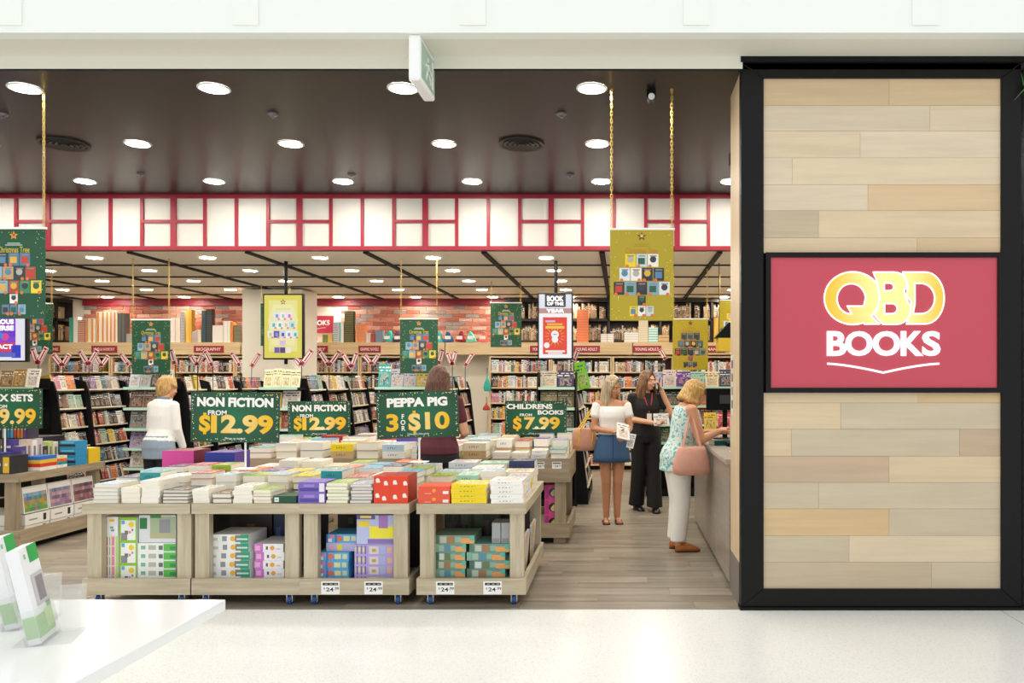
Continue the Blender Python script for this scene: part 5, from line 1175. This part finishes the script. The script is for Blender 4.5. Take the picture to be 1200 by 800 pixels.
# ================================================================== KIOSK COUNTER AND BROCHURES (foreground)
kd, kx = 2.235, -1.09
kz = 1.0
kk = thing('kiosk_counter', 'glossy white kiosk counter in the left foreground', 'counter', (kx, kd, 0))
bevel(box('slab', -1.6, 0, -1.75, 0, kz-.03, kz, mat('kiosk_white', '#f3f5f4', .15), kk), .003); box('body', -1.5, -.42, -1.65, -.12, 0, kz-.03, mat('kiosk_body', '#eef0ee', .3), kk)
M_ac = mat('acrylic', '#f2f6f6', .05, alpha=.22); M_lf = mat('leaflet_white', '#f4f6f7', .4)
def holder(px, py, label, lab2):
    dd = (CH-kz)*F/(py-VY); x = X(px, dd); t = thing('brochure_holder', label, 'brochure holder', (x, dd, kz), .33, 'acrylic brochure holders on the kiosk')
    lean = .21; Mx = Matrix.Rotation(-lean, 4, 'Y')
    W, T = .115, .03
    box('base_plate', -.06, .055, 0, W+.006, .0005, .004, M_ac, t)
    m = MB(); m.box(0, .003, 0, W+.006, 0, .085, M=Mx); m.build('front_lip', M_ac, t); m = MB(); m.box(-T-.004, -T-.001, 0, W+.006, 0, .17, M=Mx); m.build('back_plate', M_ac, t)
    m = MB(); m.box(-T, 0, 0, .003, 0, .085, M=Mx); m.build('side_wall', M_ac, t); m = MB(); m.box(-T, 0, W+.003, W+.006, 0, .085, M=Mx); m.build('side_wall', M_ac, t)
    MB().box(.003, .055, W*.9, W+.006, .004, .11).build('support_fin', M_ac, t)
    b = thing('brochures', lab2, 'brochure', (x, dd, kz), .33, 'stacks of green and white brochures')
    m = MB(); m.box(-T+.002, -.003, .006, W-.002, .006, .225, 0, '#f1f3f5', Mx)
    def pr_(u0, u1, v0, v1, c, k=1):
        m.poly([Mx @ Vector((-.0028+.0004*k, .006+u*(W-.008), .006+v*.219)) for u, v in ((u0, v0), (u1, v0), (u1, v1), (u0, v1))], [(0, 1, 2, 3)], 0, c)
    pr_(.45, 1, .82, 1, '#18a84c'); pr_(.3, 1, .36, .7, '#c9c6ca'); pr_(.5, .9, .4, .66, '#8f8a90', 2); pr_(0, 1, .05, .28, '#7cc242'); pr_(.55, 1, .1, .3, '#b6d97a', 2); pr_(.75, 1, .3, .36, '#1aa050', 2); pr_(.2, .3, .88, .93, '#8fc7a8')
    m.poly([Mx @ Vector((a, .0055, c)) for a, c in ((-T+.002, .02), (-.003, .02), (-.003, .07), (-T+.002, .07))], [(0, 1, 2, 3)], 0, '#93c46a')
    m.build('leaflets', M_attr, b)
holder(50, 757, 'clear acrylic brochure holder nearest the camera on the white kiosk', 'green and white brochures in the nearest acrylic holder')
holder(22, 739, 'clear acrylic brochure holder, middle of the three on the kiosk', 'green and white brochures in the middle acrylic holder')
holder(-8, 722, 'clear acrylic brochure holder at the left picture edge', 'green and white brochures in the holder at the picture edge')
# ================================================================== PEOPLE
def remesh(mb, vox, m, name, parent, sm=4, keepcol=False):
    me = mb.mesh('tmp', m); o = bpy.data.objects.new('tmp', me); COL.objects.link(o)
    r = o.modifiers.new('r', 'REMESH'); r.mode = 'VOXEL'; r.voxel_size = vox
    if sm: s = o.modifiers.new('s', 'SMOOTH'); s.factor = .5; s.iterations = sm
    me2 = fromeval(o); bpy.data.objects.remove(o)
    if not me2.materials: me2.materials.append(m)
    me2.polygons.foreach_set('use_smooth', [True]*len(me2.polygons)); me2.name = name
    return mobj(name, me2, parent)
def ering(c, rx, ry, M=None, n=20):
    c = Vector(c); out = []
    for i in range(n):
        v = Vector((rx*math.cos(2*PI*i/n), ry*math.sin(2*PI*i/n), 0)); out.append(c+(M @ v if M else v))
    return out
def hairmat(name, a, b_):
    if name in MATS: return MATS[name]
    m, nt, b = newmat(name); N = nt.nodes.new; L = nt.links.new; tc = N('ShaderNodeTexCoord'); mp = N('ShaderNodeMapping'); mp.inputs['Scale'].default_value = (90, 90, 5); n = N('ShaderNodeTexNoise'); n.inputs['Scale'].default_value = 1.0; n.inputs['Detail'].default_value = 3
    L(tc.outputs['Object'], mp.inputs[0]); L(mp.outputs[0], n.inputs['Vector']); mx = N('ShaderNodeMix'); mx.data_type = 'RGBA'; mx.inputs[6].default_value = rgba(a); mx.inputs[7].default_value = rgba(b_)
    mr = N('ShaderNodeMapRange'); mr.inputs[1].default_value = .35; mr.inputs[2].default_value = .65; L(n.outputs['Fac'], mr.inputs[0]); L(mr.outputs[0], mx.inputs[0]); L(mx.outputs[2], b.inputs['Base Color'])
    bp = N('ShaderNodeBump'); bp.inputs['Strength'].default_value = .5; bp.inputs['Distance'].default_value = .006; L(n.outputs['Fac'], bp.inputs['Height']); L(bp.outputs[0], b.inputs['Normal']); b.inputs['Roughness'].default_value = .45
    MATS[name] = m; return m
def hand(m, wr, f, n, curl=.6, side=1, s=1.0):
    """palm, four fingers and thumb: f forearm direction, n palm side, side: +1 thumb towards f x n"""
    wr = Vector(wr); f = Vector(f).normalized(); n = Vector(n); n = (n-f*n.dot(f)).normalized(); sd = f.cross(n)*side
    m.capsule(wr-f*.02, wr+f*.02, .023*s, .026*s)
    for k in (-1, -.33, .33, 1): m.capsule(wr+f*.012+sd*.02*k, wr+f*.078*s+sd*.029*k, .0145*s, .0125*s, 8)
    for k, ln in ((-1.5, .85), (-.5, 1.0), (.5, 1.05), (1.5, .97)):
        b0 = wr+f*.082*s+sd*.0185*k; d1 = (f*math.cos(curl*.6)+n*math.sin(curl*.6)+sd*.05*k).normalized(); b1 = b0+d1*.036*ln*s
        d2 = (f*math.cos(curl*1.5)+n*math.sin(curl*1.5)).normalized(); b2 = b1+d2*.022*ln*s; d3 = (f*math.cos(curl*2.1)+n*math.sin(curl*2.1)).normalized(); b3 = b2+d3*.016*ln*s
        m.capsule(b0, b1, .0098, .009, 8); m.capsule(b1, b2, .009, .0082, 8); m.capsule(b2, b3, .0082, .0072, 8)
    t0 = wr+f*.025+sd*.026; t1 = t0+(f*.6+sd*.7+n*.35).normalized()*.036; t2 = t1+(f*.85+sd*.25+n*.35).normalized()*.03
    m.capsule(t0, t1, .0135, .0115, 8); m.capsule(t1, t2, .0112, .009, 8)
TOR = [(.79, .150, .105, .01), (.86, .172, .118, .015), (.93, .165, .112, .012), (1.0, .138, .096, .0), (1.06, .124, .088, -.004), (1.13, .130, .094, -.006), (1.2, .142, .108, -.012), (1.26, .146, .104, -.008), (1.32, .150, .088, .004), (1.365, .125, .07, .01), (1.4, .07, .055, .012)]
def torso(m, z0, z1, inf, T, wid=1.0):
    rg = [r for r in TOR if z0-.001 <= r[0] <= z1+.001]
    m.loft([[T(v) for v in ering((0, cy, z), rx*wid+inf, ry*wid+inf)] for z, rx, ry, cy in rg])
def head(p, skin, hc, yaw, pitch, face=True, hcm='#3a2a20'):
    """returns a matrix for the head centred at hc"""
    return Matrix.Translation(hc) @ Matrix.Rotation(yaw, 4, 'Z') @ Matrix.Rotation(pitch, 4, 'X')
def add_head(m, HM):
    R3 = HM.to_3x3(); at = lambda x, y, z: HM @ Vector((x, y, z))
    m.ell(at(0, .012, .028), .074, .092, .094, M=R3); m.ell(at(0, -.022, -.035), .058, .066, .082, M=R3); m.ell(at(0, -.062, -.088), .026, .022, .02, M=R3)
    m.ell(at(0, -.094, -.012), .0105, .015, .024, M=R3, n=10, m=8); m.ell(at(0, -.103, -.026), .0135, .012, .010, M=R3, n=10, m=8)
    for s in (-1, 1):
        m.ell(at(s*.075, .012, -.012), .009, .02, .031, M=R3, n=10, m=8); m.ell(at(s*.032, -.074, -.03), .022, .016, .02, M=R3, n=10, m=8); m.ell(at(s*.03, -.078, .03), .022, .014, .009, M=R3, n=10, m=8)
    m.ell(at(0, -.085, -.058), .023, .012, .011, M=R3, n=10, m=8)
def face_parts(p, HM, brow='#5a4030', smile=False):
    R3 = HM.to_3x3(); at = lambda x, y, z: HM @ Vector((x, y, z))
    for s in (-1, 1):
        MB().ell(at(s*.03, -.081, .01), .0125, .008, .0075, M=R3, n=12, m=8).build('eye', mat('eye_white', '#f0ece8', .2), p, smooth=True)
        MB().ell(at(s*.03, -.0885, .01), .0055, .002, .006, M=R3, n=10, m=6).build('iris', mat('iris', '#2e2018', .15), p, smooth=True)
        MB().ell(at(s*.031, -.089, .029), .017, .005, .0035, M=R3, n=10, m=6).build('eyebrow', mat('brow_'+brow, brow, .7), p, smooth=True)
    MB().ell(at(0, -.0955, -.054), .022, .006, .0045, M=R3, n=12, m=6).build('lips', mat('lips', '#b0524e', .4), p, smooth=True)
    if smile: MB().ell(at(0, -.098, -.057), .017, .0055, .0035, M=R3, n=12, m=6).build('teeth', mat('teeth', '#f4f0ea', .3), p, smooth=True)
    else: MB().ell(at(0, -.0945, -.061), .018, .006, .0045, M=R3, n=12, m=6).build('lips', mat('lips', '#b0524e', .4), p, smooth=True)
def hair(p, HM, m, length, seed, wid=.085, front=.0, name='hair', back=True, volume=1.0):
    q = random.Random(seed); h = MB(); R3 = HM.to_3x3(); at = lambda x, y, z: HM @ Vector((x, y, z))
    h.ell(at(0, .024, .046), .084, .096, .094, M=R3); h.ell(at(0, .035, .0), .084, .088, .1, M=R3)
    n = 26 if length > .03 else 0
    if not n: h.ell(at(0, .04, -.03), .078, .075, .09, M=R3); h.ell(at(0, .05, -.07), .055, .05, .06, M=R3)
    for k in range(n):
        a = math.radians(-44+268*k/(n-1))          # from one temple round the back to the other
        x, y = math.cos(a)*wid, math.sin(a)*.085+.02
        top = at(x*.93, y*.95, .06); mid = at(x*1.06*volume, y*1.05+.004, -.05)
        ln = length*q.uniform(.88, 1.05)
        if y < -.03: ln *= .92
        endp = mid+Vector((x*.25*volume+q.uniform(-.012, .012), (y-.02)*.15+q.uniform(-.01, .01)+.01, -ln))
        h.capsule(top, mid, .02, .021, 8); h.capsule(mid, (mid+endp)/2+Vector((x*.12, .004, 0)), .021, .02, 8); h.capsule((mid+endp)/2+Vector((x*.12, .004, 0)), endp, .02, .008, 8)
    # fringe swept to the sides
    for s in (-1, 1):
        for k in range(5): h.capsule(at(s*.004, -.058+k*.01, .12-k*.004), at(s*(.066+.003*k), -.062+k*.012, .028+k*.004), .016, .014, 8)
    return remesh(h, .0085, m, name, p, 2)
def shoe(p, x, y, z, ang, m, ln=.24, pitch=0.0, low=True, name='shoe', mul=1.0):
    b = MB(); Mx = Matrix.Translation((x, y, z)) @ Matrix.Rotation(ang, 4, 'Z') @ Matrix.Rotation(pitch, 4, 'X')
    prof = [(.07, .028, .028), (.055, .036, .042), (.0, .04, .046), (-.06, .043, .036), (-.11, .046, .027), (-.145, .036, .02), (-.165, .016, .012)]
    b.loft([[Mx @ Vector((w_*mul*math.cos(2*PI*i/14), yy, max(0.002, h*.9+h*math.sin(2*PI*i/14)))) for i in range(14)] for yy, w_, h in prof])
    o = b.build(name, m, p, smooth=True)
    s = MB(); s.loft([[Mx @ Vector((w_*mul*1.06*u, yy, zz)) for u, zz in ((-1, 0), (1, 0), (1, .012), (-1, .012))] for yy, w_, h in prof]); s.build('sole', mat('sole_dark', '#3a2a22', .6), p)
    return o
ID = lambda v: v
def bend(ang, z0, y0=0.0):
    Mx = Matrix.Translation((0, y0, z0)) @ Matrix.Rotation(ang, 4, 'X') @ Matrix.Translation((0, -y0, -z0))
    return lambda v: Mx @ Vector(v)
def limb(m, pts, rs):
    for (a, b_), (r0, r1) in zip(zip(pts, pts[1:]), zip(rs, rs[1:])): m.capsule(a, b_, r0, r1, 14)
SK1 = mat('skin_tan', '#c98e6a', .5); SK2 = mat('skin_light', '#dba683', .5); SK3 = mat('skin_rosy', '#d69a78', .5)
def leg(m, hip, knee, ankle, inf=0.0, rs=(.092, .058, .06, .039)):
    hip, knee, ankle = Vector(hip), Vector(knee), Vector(ankle); mid = knee.lerp(ankle, .3)+Vector((0, .012, 0))
    m.capsule(hip, knee, rs[0]+inf, rs[1]+inf, 14); m.capsule(knee, mid, rs[1]+inf, rs[1]*.96+inf, 14); m.capsule(mid, ankle, rs[1]*.96+inf, rs[3]+inf, 14)

# ---- woman in white off-shoulder top and denim skirt -------------------------------------------------
d = 9.21; p = thing('person', 'woman in white off-shoulder top and denim skirt reading in the aisle', 'person', (X(717, d), d, 0), .12)
b = MB(); torso(b, .79, 1.4, 0, ID)
HM = head(p, None, Vector((.012, -.012, 1.535)), .62, .3)
b.capsule((0, .012, 1.37), (.008, .0, 1.46), .05, .047); add_head(b, HM)
S = {-1: [(-.165, .005, 1.335), (-.205, .0, 1.07), (.0, -.2, 1.045)], 1: [(.165, .005, 1.335), (.2, -.02, 1.07), (.13, -.21, 1.0)]}
for s in (-1, 1):
    sh, el, wr = S[s]; b.ell((s*.14, .005, 1.34), .05, .052, .05); limb(b, [sh, el], [.052, .04]); limb(b, [el, wr], [.041, .027])
    f = (Vector(wr)-Vector(el)).normalized(); hand(b, Vector(wr)+f*.015, f, (0, -.3, 1) if s < 0 else (-.8, 0, .5), .75, 1)
for s in (-1, 1):
    leg(b, (s*.085, .0, .84), (s*.065, -.012, .47), (s*.062, .02, .085)); b.capsule((s*.062, .02, .08), (s*.064, .035, .04), .036, .03); b.capsule((s*.064, .03, .035), (s*.072, -.1, .024), .03, .022); b.capsule((s*.072, -.09, .022), (s*.074, -.135, .02), .034, .024)
remesh(b, .0068, SK1, 'body', p)
face_parts(p, HM); hair(p, HM, hairmat('hair_ash_blonde', '#8a7458', '#c8b492'), .22, 4)
c = MB(); torso(c, 1.0, 1.32, .014, ID); remesh(c, .009, mat('top_white', '#f4f1ee', .8, noise=.03, nscale=60), 'off_shoulder_top', p)
for s in (-1, 1):
    q = MB(); a, e = Vector(S[s][0]), Vector(S[s][1]); q.capsule(a.lerp(e, .06), a.lerp(e, .36), .062, .07); remesh(q, .008, mat('top_white', '#f4f1ee', .8), 'sleeve', p)
c = MB(); M_den = mat('denim', '#3f5f86', .8, noise=.2, nscale=150)
rg = [(1.02, .145, .103), (.97, .16, .112), (.9, .185, .13), (.82, .2, .138), (.75, .212, .142), (.69, .222, .146)]
c.loft([ering((0, .008, z), rx, ry, n=32) for z, rx, ry in rg]+[ering((0, .008, .69), .21, .135, n=32), ering((0, .008, .95), .16, .1, n=32)], caps=True); c.build('denim_skirt', M_den, p, smooth=True)
c = MB(); c.cyl((0, -.115, 1.015), (0, -.14, .70), .003, n=6); c.build('skirt_seam', mat('denim_dark', '#2c4566', .8), p)
for s in (-1, 1):
    sh = MB(); sh.loft([[Vector((s*.072+w_*u, y, zz)) for u, zz in ((-1, 0), (1, 0), (1, .014), (-1, .014))] for y, w_ in ((.07, .025), (.05, .036), (-.04, .036), (-.1, .045), (-.145, .04), (-.165, .02))]); sh.build('sandal', mat('sandal_brown', '#5a2f26', .6), p)
    q = MB(); q.capsule((s*.072, -.105, .045), (s*.072-.035, -.03, .03), .006); q.capsule((s*.072, -.105, .045), (s*.072+.035, -.03, .03), .006); q.build('sandal_strap', mat('sandal_brown', '#5a2f26', .6), p)
# her things
W1 = Matrix.Translation((X(717, 9.21), 9.21, 0)) @ Matrix.Rotation(.12, 4, 'Z')
o = book(0, 0, 0, .15, .2, .022, None, 'open white book held in both hands by the woman in denim skirt', None, 'held_book', col='#f1ebe2'); o.matrix_world = W1 @ Matrix.Translation((.085, -.3, 1.045)) @ Euler((1.0, .25, .3)).to_matrix().to_4x4() @ Matrix.Diagonal((.15, .2, .022, 1))
o = book(0, 0, 0, .09, .17, .008, None, 'thin white card in the left hand of the woman in denim skirt', None, 'white_card', col='#eceff2'); o.matrix_world = W1 @ Matrix.Translation((.185, -.275, .945)) @ Euler((1.4, .2, -.3)).to_matrix().to_4x4() @ Matrix.Diagonal((.08, .16, .006, 1))
bg_ = thing('tote_bag', 'pale pink tote bag with yellow straps on her shoulder', 'bag', W1 @ Vector((-.315, .06, .83)), .3)
c = MB(); c.loft([[Vector((wx*math.cos(2*PI*i/20), wy*math.sin(2*PI*i/20), z)) for i in range(20)] for z, wx, wy in ((-.015, .11, .04), (.0, .15, .055), (.06, .165, .062), (.15, .15, .06), (.22, .12, .045), (.245, .1, .035))]); c.build('bag_body', mat('tote_pink', '#d8a088', .7, noise=.12, nscale=30), bg_, smooth=True)
for yy in (-.05, .045):
    q = MB()
    for (a, e) in ((Vector((-.09, yy, .05)), Vector((-.05, yy, .24))), (Vector((-.05, yy, .24)), Vector((.13, yy*.8, .5))), (Vector((.13, yy*.8, .5)), Vector((.155, yy*.6, .54))), (Vector((.155, yy*.6, .54)), Vector((.10, yy, .24))), (Vector((.10, yy, .24)), Vector((.08, yy, .04)))): q.capsule(a, e, .0085, n=8)
    q.build('strap', mat('strap_yellow', '#e6c030', .6), bg_)

# ---- woman in black on the phone --------------------------------------------------------------------
d = 10.05; pos2 = (X(757, d), d, 0); p = thing('person', 'woman in black with red lanyard holding a phone to her ear', 'person', pos2, .25); K = 1.0
b = MB(); up2 = lambda v: Vector((v[0], v[1], v[2]+.06))
torso(b, .79, 1.4, .004, up2, 1.06)
HM = head(p, None, Vector((.02, -.015, 1.605)), .55, .02)
b.capsule((0, .012, 1.43), (.012, 0, 1.53), .052, .048); add_head(b, HM)
S = {-1: [(-.175, .005, 1.4), (-.215, .02, 1.14), (.02, -.23, 1.10)], 1: [(.175, .005, 1.4), (.31, -.05, 1.2), (.185, -.075, 1.48)]}
for s in (-1, 1):
    sh, el, wr = S[s]; b.ell((s*.145, .005, 1.4), .055, .055, .055); limb(b, [sh, el], [.058, .046]); limb(b, [el, wr], [.046, .03])
    f = (Vector(wr)-Vector(el)).normalized(); hand(b, Vector(wr)+f*.015, f, (0, -.2, 1) if s < 0 else (-.9, -.1, 0), .7, 1)
for s in (-1, 1): leg(b, (s*.09, .0, .88), (s*.075, -.02*s, .5), (s*.08, .13 if s < 0 else -.08, .09))
remesh(b, .0068, SK2, 'body', p); face_parts(p, HM, '#4a3020', True); hair(p, HM, hairmat('hair_brown', '#3c2415', '#8a5a2a'), .26, 9, volume=1.25)
M_bk = mat('cloth_black', '#101013', .8)
c = MB(); torso(c, .93, 1.4, .02, up2, 1.06)
for s in (-1, 1): a, e = Vector(S[s][0]), Vector(S[s][1]); c.ell((s*.14, .005, 1.4), .062, .064, .062); c.capsule(a, a.lerp(e, .5), .066, .064)
remesh(c, .009, M_bk, 'black_tee', p)
c = MB(); torso(c, .79, 1.06, .02, up2, 1.06)
for s in (-1, 1):
    yk, ya = (.03 if s < 0 else -.05), (.13 if s < 0 else -.08)
    c.loft([ering((s*.088, yy, z), rx, ry, n=18) for z, yy, rx, ry in ((.95, .0, .1, .115), (.8, yk*.5, .1, .11), (.5, yk, .09, .098), (.25, (yk+ya)/2, .092, .105), (.06, ya, .098, .118))])
remesh(c, .01, M_bk, 'wide_trousers', p); 
for s in (-1, 1): shoe(p, s*.085, (.09 if s < 0 else -.12), 0, -.15*s, mat('shoe_black', '#0c0c0e', .3))
c = MB()
for s in (-1, 1): c.capsule((s*.06, -.065, 1.46), (s*.035, -.13, 1.35), .007, n=6); c.capsule((s*.035, -.13, 1.35), (0.0, -.135, 1.22), .007, n=6)
c.build('lanyard', mat('lanyard_red', '#b03a44', .6), p); MB().box(-.03, .03, -.15, -.146, 1.12, 1.21).build('name_badge', mat('badge_white', '#e8e4e4', .4), p)
W2 = Matrix.Translation(pos2) @ Matrix.Rotation(.25, 4, 'Z')
o = MB().box(-.035, .035, -.006, .006, -.075, .075).build('mobile_phone', mat('phone_black', '#18181c', .2)); o.matrix_world = W2 @ Matrix.Translation((.148, -.07, 1.575)) @ Euler((.15, -.1, PI/2-.3)).to_matrix().to_4x4(); tag(o, 'dark mobile phone held to the ear of the woman in black', 'phone')
o = book(0, 0, 0, .2, .15, .012, None, 'white booklet with green picture held by the woman in black', None, 'held_booklet', col='#e8e8e2'); o.matrix_world = W2 @ Matrix.Translation((.11, -.285, 1.14)) @ Euler((1.35, 0, .1)).to_matrix().to_4x4() @ Matrix.Diagonal((.2, .15, .012, 1))

# ---- woman at the counter ----------------------------------------------------------------------------
d = 7.68; pos3 = (X(795, d), d+.03, 0); rz3 = PI/2+.12; p = thing('person', 'blonde woman in teal floral top and white trousers leaning at the counter', 'person', pos3, rz3); sc = .955
T3 = bend(.2, .88); sc3 = lambda v: Vector(v)
b = MB(); torso(b, .79, 1.4, .01, T3, 1.14)
hc = T3((0, -.03, 1.5)); HM = head(p, None, hc, -.05, .42)
b.capsule(T3((0, .012, 1.36)), T3((0, -.01, 1.45)), .054, .05); add_head(b, HM)
S = {-1: [T3((-.185, .0, 1.34)), Vector((-.225, -.17, 1.06)), Vector((-.12, -.36, 1.13))], 1: [T3((.185, .0, 1.34)), Vector((.2, -.2, 1.08)), Vector((.06, -.37, 1.11))]}
for s in (-1, 1):
    sh, el, wr = S[s]; b.ell(T3((s*.155, .0, 1.34)), .06, .06, .06); limb(b, [sh, el], [.062, .05]); limb(b, [el, wr], [.05, .031])
    f = (wr-el).normalized(); hand(b, wr+f*.015, f, (0, 0, -1), .45, -1 if s < 0 else 1)
for s in (-1, 1): leg(b, (s*.09, .0, .84), (s*.085, -.02, .46), (s*.08, .02, .08))
remesh(b, .0068, SK3, 'body', p); face_parts(p, HM, '#9a7850'); hair(p, HM, hairmat('hair_gold', '#a87838', '#e0b870'), .045, 15, volume=1.1)
def floral():
    m, nt, bb = newmat('floral'); N = nt.nodes.new; L = nt.links.new; tc = N('ShaderNodeTexCoord'); v = N('ShaderNodeTexNoise'); v.inputs['Scale'].default_value = 38; v.inputs['Detail'].default_value = 1
    L(tc.outputs['Object'], v.inputs['Vector']); r = N('ShaderNodeValToRGB'); r.color_ramp.interpolation = 'CONSTANT'; e = r.color_ramp.elements
    e[0].color = rgba('#6fb6ba'); e[1].position = .44; e[1].color = rgba('#dfe9e4')
    for pos, cc in ((.52, '#9fcfd0'), (.57, '#e8ece4'), (.64, '#cfd2a0')): k = e.new(pos); k.color = rgba(cc)
    L(v.outputs['Fac'], r.inputs[0]); L(r.outputs[0], bb.inputs['Base Color']); bb.inputs['Roughness'].default_value = .8; return m
c = MB(); torso(c, .79, 1.365, .026, T3, 1.14); c.loft([ering((0, .015, z), rx, ry, n=24) for z, rx, ry in ((.98, .165, .13), (.88, .2, .155), (.76, .215, .165))])
remesh(c, .009, floral(), 'floral_top', p)
c = MB(); torso(c, .79, .93, .014, ID, 1.1)
for s in (-1, 1): c.loft([ering((s*.088, yy, z), rx, ry, n=18) for z, yy, rx, ry in ((.9, .01, .1, .125), (.78, .005, .098, .12), (.62, -.005, .088, .098), (.46, -.015, .078, .085), (.28, .0, .07, .078), (.1, .018, .066, .074))])
remesh(c, .009, mat('trousers_white', '#efece6', .8, noise=.04, nscale=12), 'white_trousers', p)
for s in (-1, 1): shoe(p, s*.085, .0-.03*(s < 0), 0, -.1*s, mat('shoe_tan', '#b0682c', .45))
W3 = Matrix.Translation(pos3) @ Matrix.Rotation(rz3, 4, 'Z')
bg_ = thing('handbag', 'soft pink handbag hanging from the shoulder of the woman at the counter', 'bag', W3 @ Vector((-.335, -.06, .76)), rz3)
c = MB(); c.loft([[Vector((wy*math.sin(2*PI*i/22), wx*math.cos(2*PI*i/22), z)) for i in range(22)] for z, wx, wy in ((-.01, .13, .045), (.0, .165, .062), (.06, .178, .072), (.14, .16, .068), (.22, .135, .05), (.25, .12, .035))]); c.build('bag_body', mat('handbag_pink', '#d9a08c', .55, noise=.08, nscale=14), bg_, smooth=True)
for dx in (-.035, .03):
    q = MB(); pts = [Vector((dx, .09, .2)), Vector((.03+dx*.5, .05, .36)), Vector((.1, .0, .53)), Vector((.14, -.0, .57)), Vector((.1, -.035, .5)), Vector((.03+dx*.5, -.06, .36)), Vector((dx, -.09, .2))]
    for a, e in zip(pts, pts[1:]): q.capsule(a, e, .009, n=8)
    q.build('strap', mat('handbag_pink', '#d9a08c', .55), bg_)
o = book(.97, 7.72, 1.0005, .24, .17, .045, None, 'dark teal book on the counter under the blonde woman hand', None, 'hardback', rz=.25, col='#1f6a66', hard=True)

# ---- woman in white jumper seen from behind ----------------------------------------------------------
d = 9.1; p = thing('person', 'short haired blonde woman in white jumper seen from behind', 'person', (X(187, d), d, 0), PI-.3)
T4 = bend(.12, .9); b = MB(); torso(b, .79, 1.4, .0, T4, 1.0); HM = head(p, None, T4((0, -.03, 1.535)), -.35, .2)
b.capsule(T4((0, .012, 1.37)), T4((0, -.015, 1.46)), .052, .05); add_head(b, HM)
S = {s: [T4((s*.15, .0, 1.325)), Vector((s*.185, -.06, 1.07)), Vector((s*.175, -.15, .86))] for s in (-1, 1)}
for s in (-1, 1):
    sh, el, wr = S[s]; limb(b, [sh, el, wr], [.058, .046, .03]); f = (wr-el).normalized(); hand(b, wr+f*.015, f, (-s, 0, 0), .4, -s)
    leg(b, (s*.09, 0, .84), (s*.08, -.01, .46), (s*.08, .02, .08))
remesh(b, .0068, SK3, 'body', p); face_parts(p, HM, '#9a7850'); hair(p, HM, hairmat('hair_gold2', '#9a7038', '#d8b070'), .0, 21)
c = MB(); torso(c, .93, 1.4, .022, T4, 1.02)
for s in (-1, 1): sh, el, wr = S[s]; c.ell(T4((s*.125, .0, 1.33)), .064, .064, .06); limb(c, [sh, el, el.lerp(wr, .95)], [.062, .052, .042])
remesh(c, .009, mat('jumper_white', '#f2f0ee', .85, noise=.03, nscale=50, bump=.2), 'white_jumper', p)
q_ = MB(); q_.loft([[T4(v) for v in ering((0, .01, z), r_, r_*.9)] for z, r_ in ((1.385, .078), (1.42, .066), (1.425, .06), (1.39, .07))]); q_.build('shirt_collar', mat('collar_blue', '#5f7f92', .8), p, smooth=True)
c = MB(); torso(c, .79, 1.0, .016, ID, 1.05); c.loft([ering((0, .01, z), rx, ry, n=24) for z, rx, ry in ((.95, .18, .13), (.85, .195, .14), (.74, .19, .14))]); remesh(c, .009, mat('shorts_blue', '#93a3b5', .8, noise=.15, nscale=25), 'grey_blue_shorts', p)
c = MB()
for s in (-1, 1): c.loft([ering((s*.088, .005, z), r_, r_*1.08, n=18) for z, r_ in ((.8, .098), (.46, .078), (.1, .064))])
remesh(c, .009, mat('leggings_black', '#17171a', .8), 'black_leggings', p)
for s in (-1, 1): shoe(p, s*.085, 0, 0, -.1*s, mat('shoe_black', '#0c0c0e', .3))

# ---- woman with long brown hair seen from behind -----------------------------------------------------
d = 7.52; p = thing('person', 'woman with long brown hair and maroon shirt seen from behind', 'person', (X(514, d), d, 0), PI-.1); up5 = lambda v: Vector((v[0], v[1], v[2]+.07))
b = MB(); torso(b, .79, 1.4, .0, up5, 1.05); HM = head(p, None, Vector((0, -.02, 1.61)), -.1, .25)
b.capsule((0, .012, 1.44), (0, -.005, 1.53), .05, .047); add_head(b, HM)
S = {s: [Vector((s*.175, .0, 1.41)), Vector((s*.24, -.03, 1.13)), Vector((s*.16, -.24, 1.08))] for s in (-1, 1)}
for s in (-1, 1):
    sh, el, wr = S[s]; limb(b, [sh, el, wr], [.054, .043, .028]); f = (wr-el).normalized(); hand(b, wr+f*.015, f, (-s*.5, 0, 1), .6, s)
    leg(b, (s*.09, 0, .9), (s*.08, -.01, .5), (s*.08, .02, .08))
remesh(b, .0068, SK2, 'body', p); face_parts(p, HM, '#4a3020'); hair(p, HM, hairmat('hair_chestnut', '#3a1e12', '#6e3e22'), .2, 33)
c = MB(); torso(c, .86, 1.4, .018, up5, 1.06)
for s in (-1, 1): sh, el, wr = S[s]; c.ell((s*.145, .0, 1.41), .06, .06, .06); c.capsule(sh, sh.lerp(el, .55), .064, .06)
remesh(c, .009, mat('shirt_maroon', '#5a2530', .8, noise=.1, nscale=30), 'maroon_shirt', p)
c = MB(); torso(c, .79, 1.0, .014, ID, 1.1)
for s in (-1, 1): c.loft([ering((s*.088, .005, z), r_, r_*1.08, n=18) for z, r_ in ((.88, .108), (.5, .082), (.1, .07))])
remesh(c, .009, mat('trousers_black', '#17171b', .8), 'black_trousers', p)
for s in (-1, 1): shoe(p, s*.085, 0, 0, -.1*s, mat('shoe_black', '#0c0c0e', .3))
